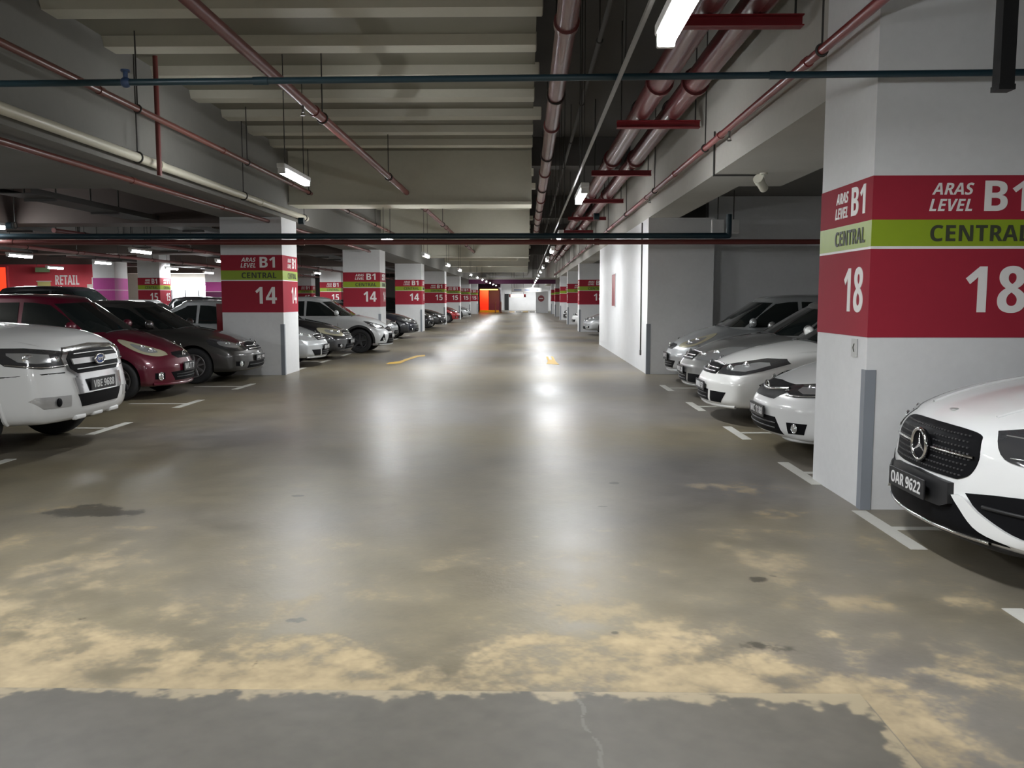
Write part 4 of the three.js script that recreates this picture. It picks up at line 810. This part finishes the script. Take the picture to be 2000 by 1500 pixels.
const faceWhiteSaloon = commonFace({   // large angular dark lamps, three-piece lower grille
  lamp: [[0.10, 0.60, 0.42], [0.13, 0.70, 0.40], [0.5, 0.80, 0.78], [0.74, 0.80, 0.87], [0.82, 0.745, 0.88], [0.5, 0.655, 0.86], [0.32, 0.60, 0.74]], lenses: [[0.2, 0.66, 0.55, 0.05], [0.34, 0.70, 0.70, 0.055]],
  hoodSeam: [[0.14, 1, 0.36], [0.5, 1, 0.62], [1.2, 1, 0.75]], grilleW: 0.36,
  grille: [[0, 0.59, -0.37], [0, 0.69, -0.38], [0, 0.70, 0.38], [0, 0.59, 0.37]].slice(0, 2).concat([[0, 0.705, 0], [0, 0.69, 0.38], [0, 0.59, 0.37]]), bars: [0.62, 0.655], barT: 0.024, badge: [0.645, 0.045],
  intake: [[0, 0.26, -0.30], [0, 0.40, -0.30], [0, 0.40, 0.30], [0, 0.26, 0.30]], intakeW: 0.28, intakeBars: [0.30, 0.345],
  sideIntakes: [[[0.04, 0.26, 0.36], [0.04, 0.39, 0.36], [0.15, 0.39, 0.66], [0.1, 0.26, 0.58]]],
  chrome: [[[0, 0.70, -0.38], [0, 0.715, 0], [0, 0.70, 0.38]]], lip: [[0, 0.225, -0.74], [0, 0.215, 0], [0, 0.225, 0.74]], lipT: 0.045,
});
const faceSlimSaloon = commonFace({    // slim chrome-edged lamps joined to a dark grille
  lamp: [[0.10, 0.645, 0.40], [0.14, 0.70, 0.42], [0.42, 0.745, 0.74], [0.66, 0.775, 0.86], [0.6, 0.68, 0.86], [0.34, 0.615, 0.76], [0.16, 0.60, 0.56]], lenses: [[0.28, 0.675, 0.64, 0.045], [0.42, 0.70, 0.76, 0.04]], lampBar: [[0.14, 0.61, 0.44], [0.34, 0.63, 0.74], [0.6, 0.70, 0.86]],
  hoodSeam: [[0.16, 1, 0.38], [0.5, 1, 0.62], [1.2, 1, 0.75]], grilleW: 0.40,
  grille: [[0, 0.56, -0.30], [0, 0.63, -0.41], [0, 0.70, -0.40], [0, 0.715, 0], [0, 0.70, 0.40], [0, 0.63, 0.41], [0, 0.56, 0.30]], bars: [0.665], barT: 0.03, barSag: 0.03, badge: [0.645, 0.055],
  intake: [[0, 0.25, -0.52], [0, 0.40, -0.40], [0, 0.40, 0.40], [0, 0.25, 0.52]], intakeW: 0.42, intakeBars: [0.30, 0.345],
  fogPocket: [[0.08, 0.27, 0.60], [0.08, 0.37, 0.57], [0.2, 0.38, 0.78], [0.2, 0.28, 0.75]], fog: [0.12, 0.325, 0.67, 0.035],
  lip: [[0, 0.215, -0.76], [0, 0.205, 0], [0, 0.215, 0.76]], lipT: 0.05,
});
const faceCompact = commonFace({       // almond lamps swept up the wings, tiny badge grille, smiling intake
  lamp: [[0.12, 0.655, 0.42], [0.18, 0.72, 0.44], [0.42, 0.83, 0.66], [0.66, 0.90, 0.76], [0.62, 0.83, 0.80], [0.36, 0.70, 0.78], [0.2, 0.645, 0.62]], lampSmooth: true, lampAngle: 0.8, lenses: [[0.26, 0.715, 0.62, 0.06], [0.36, 0.77, 0.68, 0.045]],
  hoodSeam: [[0.16, 1, 0.40], [0.4, 1, 0.55], [1.0, 1, 0.70]], grilleW: 0.26,
  grille: [[0, 0.60, -0.22], [0, 0.65, -0.30], [0, 0.69, -0.26], [0, 0.70, 0], [0, 0.69, 0.26], [0, 0.65, 0.30], [0, 0.60, 0.22]], bars: [], badge: [0.655, 0.05],
  intake: [[0, 0.27, -0.36], [0, 0.40, -0.44], [0, 0.42, 0], [0, 0.40, 0.44], [0, 0.27, 0.36]], intakeW: 0.34, intakeBars: [0.32, 0.36],
  fogPocket: [[0.1, 0.30, 0.56], [0.1, 0.40, 0.56], [0.2, 0.40, 0.70], [0.2, 0.31, 0.70]], fog: [0.12, 0.35, 0.63, 0.05],
  lip: [[0, 0.235, -0.70], [0, 0.215, 0], [0, 0.235, 0.70]], lipT: 0.05,
});
const HATCH = (o = {}) => ({
  L: 3.75, w: 0.835, bow: 0.34, bowPow: 2.1, rw: 0.295, arch: 0.335, axF: 0.74, axR: 3.18, round: 0.09,
  top: [[0, 0.68], [0.12, 0.77], [0.35, 0.88], [0.7, 0.97], [1.0, 1.03], [1.4, 1.04], [3.4, 1.05], [3.7, 1.04], [3.75, 0.95]],
  belt: [[0, 0.58], [0.15, 0.68], [0.45, 0.80], [0.9, 0.90], [1.5, 0.95], [3.4, 1.0], [3.75, 0.93]],
  plan: [[0, 0.77], [0.3, 0.81], [0.7, 0.835], [3.1, 0.835], [3.6, 0.80], [3.75, 0.76]], bottom: [[0, 0.20], [1, 0.18], [3, 0.19], [3.75, 0.26]],
  lean: [[0.18, 0.05], [0.3, 0], [0.46, 0.0], [0.58, 0.04], [0.72, 0.12], [0.85, 0.22]],
  cabin: { ws: 0.92, rf: 1.72, rr: 3.25, rb: 3.66, by: 0.97, ry: 1.545, wb: 0.755, wt: 0.60, mid: 2.2, crown: 0.05 },
  plateAt: [-0.005, 0.47, 0.42, 0.14], face: faceCompact, ...o,
});
const CROSSHATCH = () => HATCH({
  L: 3.9, rw: 0.33, arch: 0.385, axF: 0.80, axR: 3.27, w: 0.85, bow: 0.30,
  top: [[0, 0.72], [0.12, 0.82], [0.35, 0.92], [0.7, 0.99], [1.05, 1.04], [1.4, 1.06], [3.4, 1.08], [3.85, 1.05], [3.9, 0.95]],
  belt: [[0, 0.64], [0.15, 0.74], [0.45, 0.84], [0.9, 0.92], [1.5, 0.97], [3.5, 1.03], [3.9, 0.93]],
  cabin: { ws: 0.98, rf: 1.85, rr: 3.15, rb: 3.8, by: 0.99, ry: 1.53, wb: 0.765, wt: 0.60, mid: 2.3, crown: 0.05, drop: 0.03 }, plateAt: [0.0, 0.46, 0.46, 0.12],
  face: (m, add) => {
    commonFace({
      lamp: [[0.10, 0.66, 0.44], [0.16, 0.76, 0.44], [0.5, 0.87, 0.74], [0.62, 0.88, 0.80], [0.42, 0.74, 0.82], [0.2, 0.67, 0.66]], lenses: [[0.2, 0.715, 0.56, 0.05], [0.36, 0.77, 0.70, 0.05]], lampBar: [[0.12, 0.68, 0.46], [0.3, 0.70, 0.72], [0.5, 0.80, 0.82]],
      hoodSeam: [[0.16, 1, 0.42], [0.4, 1, 0.58], [1.0, 1, 0.72]], grilleW: 0.4,
      grille: [[0, 0.58, -0.30], [0, 0.68, -0.42], [0, 0.73, 0], [0, 0.68, 0.42], [0, 0.58, 0.30]], bars: [0.665], badge: [0.665, 0.055],
      intake: [[0, 0.27, -0.50], [0, 0.40, -0.40], [0, 0.54, -0.34], [0, 0.54, 0.34], [0, 0.40, 0.40], [0, 0.27, 0.50]], intakeW: 0.38, intakeBars: [0.32, 0.37, 0.5],
      fogPocket: [[0.08, 0.34, 0.56], [0.08, 0.54, 0.60], [0.2, 0.40, 0.72], [0.2, 0.33, 0.76]], fog: [0.12, 0.38, 0.64, 0.035],
      lip: [[0, 0.235, -0.74], [0, 0.225, 0], [0, 0.235, 0.74]], lipT: 0.04,
    })(m, add);
    both((k) => { for (const s of [m.p.axF, m.p.axR]) { const pts = []; for (let i = 0; i <= 12; i++) { const a = -0.15 + i / 12 * (Math.PI + 0.3); pts.push([s - 0.415 * Math.cos(a), m.p.rw + 0.415 * Math.sin(a), k]); } add('arch_trim', strip(m.hitBody, pts, DIR.side(k), 0.06, 0.006), CM.trim); } add('side_skirt', patch(m.hitBody, [[1.15, 0.22, k], [1.15, 0.34, k], [2.9, 0.34, k], [2.9, 0.22, k]], DIR.side(k), 0.006, { max: 0.15 }), CM.trim); });
    add('bumper_trim', patch(m.hitBody, [[0.3, 0.2, -0.84], [0.3, 0.27, -0.84], [0, 0.27, 0], [0.3, 0.27, 0.84], [0.3, 0.2, 0.84]], DIR.front, 0.005), CM.trim);
  },
});
const PICKUP = () => ({
  pickup: true, L: 5.3, w: 0.93, bow: 0.20, bowPow: 3.2, rw: 0.385, arch: 0.45, axF: 0.95, axR: 4.15, round: 0.06,
  top: [[0, 1.06], [0.1, 1.13], [0.35, 1.195], [0.9, 1.25], [1.35, 1.28], [1.8, 1.20], [3.2, 1.20], [3.3, 1.16], [5.2, 1.16], [5.3, 1.1]],
  belt: [[0, 0.97], [0.15, 1.05], [0.5, 1.11], [1.2, 1.14], [2, 1.14], [5.1, 1.14], [5.3, 1.08]],
  plan: [[0, 0.88], [0.3, 0.915], [0.7, 0.93], [5.0, 0.93], [5.3, 0.9]], bottom: [[0, 0.33], [0.3, 0.32], [1, 0.30], [4, 0.32], [5.3, 0.45]],
  lean: [[0.3, 0.09], [0.42, 0.02], [0.56, 0.0], [0.7, 0.02], [0.85, 0.05], [1.0, 0.09], [1.1, 0.15]],
  cabin: { ws: 1.42, rf: 2.2, rr: 3.15, rb: 3.38, by: 1.15, ry: 1.80, wb: 0.85, wt: 0.66, mid: 2.55 },
  plateAt: [-0.01, 0.66, 0.50, 0.125],
  face: (m, add) => {
    const h = m.hitBody;
    both((k) => {
      const lampPts = [[0.08, 0.855, 0.47], [0.08, 1.0, 0.50], [0.3, 1.045, 0.80], [0.62, 1.05, 0.93], [0.62, 1.01, 0.93], [0.42, 0.885, 0.92], [0.2, 0.85, 0.75]], sub = [];
      for (const [s, y, z, r] of [[0.14, 0.93, 0.60, 0.032], [0.3, 0.95, 0.80, 0.042]]) { const q = h(V(-s, y, z * k), DIR.diag(k, 0.72)); if (q) { const g = new THREE.SphereGeometry(r, 16, 10); g.scale(0.22, 1, 1.25); g.rotateY(-k * 0.7); g.translate(q.p.x, q.p.y, q.p.z); sub.push({ name: 'lens', geo: g, mat: CM.lens }); } }
      sub.push({ name: 'chrome_strip', geo: strip(h, mirrorPts([[0.08, 0.87, 0.5], [0.2, 0.865, 0.75], [0.42, 0.90, 0.92]], k), DIR.diag(k, 0.72), 0.012, 0.014, 1), mat: CM.chrome });
      sub.push({ name: 'reflector', geo: patch(h, inner(lampPts, k, 0.5), DIR.diag(k, 0.72), 0.012, { max: 0.05 }), mat: CM.lampClear });
      add('headlight', patch(h, mirrorPts(lampPts, k), DIR.diag(k, 0.72), 0.008, { max: 0.04 }), CM.lampDark, sub);
      add('fog_pocket', patch(h, mirrorPts([[0.1, 0.475, 0.50], [0.1, 0.585, 0.50], [0.22, 0.595, 0.86], [0.22, 0.56, 0.90], [0.2, 0.48, 0.80]], k), DIR.diag(k, 0.35), 0.004), CM.silverTrim, [{ name: 'fog_light', geo: (() => { const q = h(V(-0.12, 0.53, 0.66 * k), DIR.diag(k, 0.35)); return q && new THREE.SphereGeometry(0.042, 16, 10).scale(0.4, 1, 1).translate(q.p.x + 0.006, q.p.y, q.p.z); })(), mat: CM.gloss }]);
      add('hood_seam', strip(h, mirrorPts([[0.12, 2, 0.60], [0.4, 2, 0.74], [1.3, 2, 0.82]], k), DIR.down, 0.01, 0.002), CM.cavity);
      add('bumper_seam', strip(h, mirrorPts([[0.1, 0.80, 0.52], [0.2, 0.80, 0.78], [0.5, 0.78, 0.93]], k), DIR.diag(k, 0.72), 0.01, 0.002), CM.cavity);
      add('arch_flare', (() => { const pts = []; for (let i = 0; i <= 14; i++) { const a = -0.1 + i / 14 * (Math.PI + 0.2); pts.push([m.p.axF - 0.48 * Math.cos(a), m.p.rw + 0.48 * Math.sin(a), k]); } return strip(h, pts, DIR.side(k), 0.035, 0.004, 1); })(), 'paint');
    });
    add('grille_surround', patch(h, [[0, 0.745, -0.40], [0, 0.82, -0.53], [0, 0.94, -0.56], [0, 1.035, -0.47], [0, 1.06, 0], [0, 1.035, 0.47], [0, 0.94, 0.56], [0, 0.82, 0.53], [0, 0.745, 0.40]], DIR.front, 0.016, { max: 0.06 }), CM.chrome);
    const gs = [];
    gs.push({ name: 'grille_bar', geo: patch(h, [[0, 0.872, -0.44], [0, 0.925, -0.45], [0, 0.925, 0.45], [0, 0.872, 0.44]], DIR.front, 0.034, { max: 0.06 }), mat: CM.silverTrim });
    gs.push({ name: 'grille_bar', geo: strip(h, [[0, 0.968, -0.40], [0, 0.972, 0], [0, 0.968, 0.40]], DIR.front, 0.012, 0.03, 1), mat: CM.silverTrim });
    gs.push({ name: 'grille_bar', geo: strip(h, [[0, 0.822, -0.40], [0, 0.822, 0], [0, 0.822, 0.40]], DIR.front, 0.012, 0.03, 1), mat: CM.silverTrim });
    add('grille', patch(h, [[0, 0.78, -0.38], [0, 0.835, -0.48], [0, 0.93, -0.50], [0, 0.995, -0.43], [0, 1.008, 0], [0, 0.995, 0.43], [0, 0.93, 0.50], [0, 0.835, 0.48], [0, 0.78, 0.38]], DIR.front, 0.021, { max: 0.06 }), CM.gloss, gs);
    const q = h(V(0, 0.9, 0), DIR.front);
    const ov = new THREE.CylinderGeometry(0.075, 0.075, 0.014, 32).rotateZ(Math.PI / 2); ov.scale(1, 0.62, 1.25); ov.translate(q.p.x + 0.05, 0.9, 0);
    const ri = new THREE.TorusGeometry(0.075, 0.011, 8, 36).rotateY(Math.PI / 2); ri.scale(1, 0.62, 1.25); ri.translate(q.p.x + 0.056, 0.9, 0);
    const scr = text('Ford', 0.04, 0.11, 0.3, 0.003); scr.translate(-0.055, -0.018, 0); scr.rotateY(Math.PI / 2); scr.translate(q.p.x + 0.058, 0.9, 0);
    add('emblem', ov, CM.blueBadge, [{ name: 'emblem_ring', geo: ri, mat: CM.chrome }, { name: 'script', geo: scr, mat: CM.chrome }]);
    add('bumper_bar', patch(h, [[0, 0.585, -0.43], [0, 0.745, -0.46], [0, 0.745, 0.46], [0, 0.585, 0.43]], DIR.front, 0.018, { max: 0.06 }), CM.chrome);
    add('bumper_intake', patch(h, [[0, 0.455, -0.36], [0, 0.58, -0.43], [0, 0.58, 0.43], [0, 0.455, 0.36]], DIR.front, 0.005, { max: 0.06 }), CM.gloss);
    for (const z of [-0.34, 0, 0.34]) add('skid_boss', new RoundedBoxGeometry(0.06, 0.05, 0.2, 2, 0.02).translate(-0.07, 0.355, z), 'paint');
  },
});
const COUPESUV = () => ({   // white crossover coupe with star emblem
  L: 4.73, w: 0.945, bow: 0.30, bowPow: 2.2, rw: 0.36, arch: 0.41, axF: 0.92, axR: 3.79, round: 0.10,
  top: [[0, 0.80], [0.1, 0.875], [0.3, 0.94], [0.8, 1.02], [1.35, 1.08], [1.8, 1.09], [3.8, 1.12], [4.5, 1.14], [4.73, 1.05]],
  belt: [[0, 0.70], [0.15, 0.79], [0.5, 0.90], [1.0, 0.97], [1.6, 1.02], [3.8, 1.08], [4.6, 1.08], [4.73, 0.95]],
  plan: [[0, 0.87], [0.3, 0.91], [0.8, 0.945], [3.9, 0.945], [4.5, 0.91], [4.73, 0.85]], bottom: [[0, 0.22], [1, 0.22], [3.8, 0.24], [4.73, 0.32]],
  lean: [[0.2, 0.03], [0.3, 0.0], [0.45, 0.01], [0.6, 0.03], [0.75, 0.06], [0.84, 0.11], [0.95, 0.2]],
  cabin: { ws: 1.32, rf: 2.25, rr: 3.2, rb: 4.45, by: 1.05, ry: 1.59, wb: 0.84, wt: 0.62, mid: 2.75 },
  plateAt: [-0.045, 0.445, 0.46, 0.115],
  face: (m, add) => {
    const h = m.hitBody;
    const half = [[0.36, 0.535], [0.44, 0.575], [0.475, 0.66], [0.45, 0.745], [0.40, 0.785], [0.2, 0.80]];
    const gp = [...half.map((q) => [0, q[1], -q[0]]), ...half.slice().reverse().map((q) => [0, q[1], q[0]])];
    const gs = [], studs = [];
    for (let r = 0; r < 8; r++) for (let c = -15; c <= 15; c++) { const y = 0.56 + r * 0.03, z = (c + (r % 2) * 0.5) * 0.029, lim = 0.44 - 0.5 * Math.abs(y - 0.66); if (Math.abs(z) > lim - 0.01 || Math.hypot(z, y - 0.665) < 0.1 || Math.abs(y - 0.667) < 0.012) continue; const q = h(V(0, y, z), DIR.front); if (q) studs.push(new THREE.BoxGeometry(0.008, 0.007, 0.017).translate(q.p.x + 0.01, y, z)); }
    gs.push({ name: 'grille_studs', geo: merge(studs), mat: CM.silverTrimDark });
    for (const k of [1, -1]) gs.push({ name: 'grille_bar', geo: strip(h, [[0, 0.667, k * 0.1], [0, 0.667, k * 0.28], [0, 0.667, k * 0.455]], DIR.front, 0.017, 0.016, 1), mat: CM.chrome });
    add('grille', patch(h, gp, DIR.front, 0.006, { max: 0.03, smooth: true }), CM.gloss, gs);
    const q = h(V(0, 0.665, 0), DIR.front);
    add('emblem', new THREE.CylinderGeometry(0.092, 0.092, 0.02, 40).rotateZ(Math.PI / 2).translate(q.p.x + 0.02, 0.665, 0), CM.gloss, [{ name: 'emblem_star', geo: badge(-q.p.x - 0.034, 0.665, 0.088, true), mat: CM.chrome }]);
    const hb = h(V(-0.2, 2, 0), DIR.down); add('hood_badge', new THREE.SphereGeometry(0.028, 14, 8).scale(1, 0.25, 1).translate(hb.p.x, hb.p.y + 0.002, 0), CM.silverTrim);
    both((k) => {
      const sub = [];
      for (const [s, y, z, r] of [[0.26, 0.735, 0.70, 0.045], [0.36, 0.765, 0.80, 0.05]]) { const t = h(V(-s, y, z * k), DIR.diag(k, 0.7)); if (t) sub.push({ name: 'lens', geo: new THREE.SphereGeometry(r, 16, 10).scale(0.2, 0.9, 1).rotateY(-k * 0.7).translate(t.p.x - 0.004, t.p.y, t.p.z - k * 0.004), mat: CM.lens }); }
      sub.push({ name: 'light_strip', geo: strip(h, mirrorPts([[0.16, 0.80, 0.58], [0.3, 0.80, 0.74], [0.5, 0.84, 0.88]], k), DIR.diag(k, 0.7), 0.008, 0.006, 1), mat: CM.lens }, { name: 'light_strip', geo: strip(h, mirrorPts([[0.2, 0.70, 0.62], [0.35, 0.71, 0.80], [0.5, 0.76, 0.90]], k), DIR.diag(k, 0.7), 0.008, 0.006, 1), mat: CM.lens });
      add('headlight', patch(h, mirrorPts([[0.12, 0.815, 0.54], [0.3, 0.86, 0.72], [0.62, 0.90, 0.92], [0.66, 0.85, 0.94], [0.5, 0.74, 0.93], [0.3, 0.675, 0.78], [0.18, 0.69, 0.60]], k), DIR.diag(k, 0.7), 0.008, { smooth: true, max: 0.04 }), CM.lampDark, sub);
      add('hood_seam', strip(h, mirrorPts([[0.1, 2, 0.46], [0.3, 2, 0.66], [0.8, 2, 0.80], [1.3, 2, 0.84]], k), DIR.down, 0.008, 0.002), CM.cavity);
      add('hood_crease', strip(h, mirrorPts([[0.25, 2, 0.36], [0.7, 2, 0.44], [1.25, 2, 0.5]], k), DIR.down, 0.02, 0.002, 1), 'paint');
      add('bumper_intake', patch(h, mirrorPts([[0.05, 0.475, 0.44], [0.12, 0.50, 0.60], [0.3, 0.53, 0.86], [0.42, 0.50, 0.93], [0.36, 0.36, 0.93], [0.2, 0.30, 0.82], [0.1, 0.31, 0.62]], k), DIR.diag(k, 0.55), 0.004, { max: 0.05 }), CM.gloss, [{ name: 'intake_fin', geo: strip(h, mirrorPts([[0.1, 0.43, 0.55], [0.25, 0.43, 0.8], [0.38, 0.44, 0.92]], k), DIR.diag(k, 0.55), 0.02, 0.01, 1), mat: CM.trim }]);
      add('bumper_wing', patch(h, mirrorPts([[0.02, 0.45, 0.36], [0.04, 0.455, 0.44], [0.1, 0.385, 0.56], [0.2, 0.315, 0.76], [0.36, 0.33, 0.93], [0.36, 0.275, 0.94], [0.2, 0.265, 0.80], [0.08, 0.30, 0.56], [0.03, 0.40, 0.42]], k), DIR.diag(k, 0.45), 0.022, { max: 0.04, smooth: true }), 'paint');
    });
    add('lower_grille', patch(h, [[0, 0.255, -0.70], [0, 0.31, -0.60], [0, 0.44, -0.42], [0, 0.44, 0.42], [0, 0.31, 0.60], [0, 0.255, 0.70]], DIR.front, 0.006, { max: 0.05 }), CM.gloss);
    add('plate_holder', patch(h, [[0, 0.375, -0.30], [0, 0.40, -0.36], [0, 0.51, -0.34], [0, 0.525, 0], [0, 0.51, 0.34], [0, 0.40, 0.36], [0, 0.375, 0.30]], DIR.front, 0.035, { max: 0.06 }), CM.trim);
    add('chrome_lip', strip(h, [[0, 0.25, -0.6], [0, 0.245, 0], [0, 0.25, 0.6]], DIR.front, 0.024, 0.012, 1), CM.chrome);
    add('front_splitter', strip(h, [[0.1, 0.225, -0.9], [0, 0.222, -0.5], [0, 0.222, 0], [0, 0.222, 0.5], [0.1, 0.225, 0.9]], DIR.front, 0.05, 0.01, 1), CM.trim);
  },
});
CM.silverTrimDark = std(0.10, 0.10, 0.105, 0.3, 0.6);
const SUV = () => HATCH({
  L: 4.5, w: 0.92, rw: 0.36, arch: 0.41, axF: 0.9, axR: 3.6, bow: 0.26,
  top: [[0, 0.85], [0.12, 0.95], [0.4, 1.04], [1.0, 1.12], [1.4, 1.14], [4.3, 1.15], [4.5, 1.05]], belt: [[0, 0.76], [0.15, 0.86], [0.5, 0.96], [1.2, 1.04], [4.3, 1.08], [4.5, 1.0]],
  plan: [[0, 0.85], [0.3, 0.89], [0.7, 0.92], [4.0, 0.92], [4.5, 0.86]], bottom: [[0, 0.26], [1, 0.24], [3.6, 0.26], [4.5, 0.34]],
  cabin: { ws: 1.2, rf: 1.95, rr: 3.95, rb: 4.4, by: 1.09, ry: 1.80, wb: 0.83, wt: 0.66, mid: 2.55, crown: 0.05 }, plateAt: [0, 0.5, 0.46, 0.12],
});

// ---------------------------------------------------------------- the parked cars
const P_ = { white: paint(0.72, 0.725, 0.72), pearl: paint(0.66, 0.66, 0.64), maroon: paint(0.10, 0.004, 0.018, 0.2), grey: paint(0.055, 0.053, 0.05, 0.4), silver: paint(0.40, 0.415, 0.42, 0.5), mid: paint(0.22, 0.22, 0.215, 0.45), black: paint(0.010, 0.010, 0.012, 0, 0.3), navy: paint(0.012, 0.013, 0.02, 0, 0.3), redcar: paint(0.30, 0.012, 0.015, 0.1), light: paint(0.52, 0.53, 0.53, 0.2) };
const rightRow = (key, p, name, label, x, d, look) => car(key, p, name, label, [x, 0, -d], Math.PI, look);
const leftRow = (key, p, name, label, x, d, look) => car(key, p, name, label, [x, 0, -d], 0, look);
leftRow('pickup', PICKUP(), 'pickup_truck', 'white pickup truck with chrome grille and oval blue badge', -4.30, 8.7, { paint: P_.white, plate: 'VBE 9688', category: 'pickup truck', spokes: 6, wheelStyle: 1 });
leftRow('saloonA', SALOON({ face: faceGreySaloon }), 'sedan', 'black sedan tucked between the white pickup and the maroon hatchback', -5.35, 11.1, { paint: P_.black, plate: 'WA 7' });
leftRow('hatch', HATCH(), 'hatchback', 'maroon hatchback with almond headlights next to the dark grey sedan', -5.25, 13.4, { paint: P_.maroon, plate: 'WLT 7', lamp: CM.lampYellow });
leftRow('saloonA', null, 'sedan', 'dark grey sedan parked against the first column marked fourteen', -4.93, 16.0, { paint: P_.grey, plate: 'AKJ 10', spokes: 9 });
leftRow('saloonB', SALOON({ face: faceWhiteSaloon }), 'sedan', 'silver sedan just past the first column marked fourteen', -4.5, 19.5, { paint: P_.silver, plate: 'BHD 55', lamp: CM.lampClear });
leftRow('saloonA', null, 'sedan', 'black sedan between the silver sedan and the white crossover hatchback', -4.42, 22.0, { paint: P_.black, plate: 'W 81', lamp: CM.lampYellow });
leftRow('cross', CROSSHATCH(), 'crossover_hatchback', 'white crossover hatchback with black roof and dark arch trim', -3.8, 24.7, { paint: P_.light, roof: P_.light, plate: 'VFB 81', lamp: CM.lampDark, rim: CM.darkAlloy, spokes: 5, wheelStyle: 1 });
leftRow('saloonC', SALOON({ face: faceSlimSaloon }), 'sedan', 'silver sedan half hidden by the second column marked fourteen', -4.55, 30.8, { paint: P_.silver, lamp: CM.lampClear });
leftRow('saloonA', null, 'sedan', 'black sedan before the third column marked fourteen', -4.15, 33.4, { paint: P_.navy });
leftRow('hatch', null, 'hatchback', 'black hatchback before the first column marked fifteen', -4.5, 42.2, { paint: P_.black });
leftRow('saloonC', null, 'sedan', 'black sedan before the first column marked fifteen', -4.15, 45, { paint: P_.black });
leftRow('hatch', null, 'hatchback', 'red hatchback before the second column marked fifteen', -4.2, 55, { paint: P_.redcar });
leftRow('saloonB', null, 'sedan', 'silver sedan before the third column marked fifteen', -4.2, 66, { paint: P_.silver });
rightRow('coupesuv', COUPESUV(), 'crossover_coupe', 'white crossover coupe with star emblem before column eighteen', 2.26, 5.0, { paint: P_.white, plate: 'OAR 9622', spokes: 5, wheelStyle: 1 });
rightRow('saloonC', null, 'sedan', 'white sedan with slim headlights half hidden by column eighteen', 2.27, 8.5, { paint: P_.white, plate: 'WC 1188', lamp: CM.lampDark });
rightRow('saloonB', null, 'sedan', 'white sedan with large dark angular headlights', 2.2, 10.95, { paint: P_.pearl, plate: 'WRU 57', lamp: CM.lampDark });
rightRow('saloonB', null, 'sedan', 'grey sedan between the white sedan and the light silver hatchback', 2.38, 13.4, { paint: P_.mid, plate: 'NBX 20', lamp: CM.lampClear });
rightRow('hatch', null, 'hatchback', 'light silver hatchback with yellowed headlights by the white wall block', 2.55, 15.9, { paint: P_.silver, plate: 'JMS 31', lamp: CM.lampYellow });
rightRow('saloonA', null, 'sedan', 'silver sedan just past the white wall block', 2.35, 36.2, { paint: P_.silver, lamp: CM.lampClear });
rightRow('saloonB', null, 'sedan', 'white sedan past the first far column behind the white wall block', 2.45, 47, { paint: P_.white });
rightRow('hatch', null, 'hatchback', 'dark hatchback past the second far column behind the white wall block', 2.45, 58, { paint: P_.black });
// cars of the neighbouring rows, seen over the roofs
leftRow('suv', SUV(), 'suv', 'tall black SUV behind the maroon hatchback', -9.7, 23.0, { paint: P_.black, category: 'car' });
leftRow('saloonB', null, 'sedan', 'white sedan behind the dark grey sedan', -9.9, 28.0, { paint: P_.white });
leftRow('hatch', null, 'hatchback', 'black hatchback behind the silver sedan', -9.8, 32.5, { paint: P_.black });
leftRow('cross', null, 'crossover_hatchback', 'white crossover behind the black sedan', -9.8, 35.5, { paint: P_.light });
leftRow('suv', null, 'suv', 'tall black SUV behind the white pickup', -10.2, 15.6, { paint: P_.black, category: 'car' });

renderer.render(scene, camera);
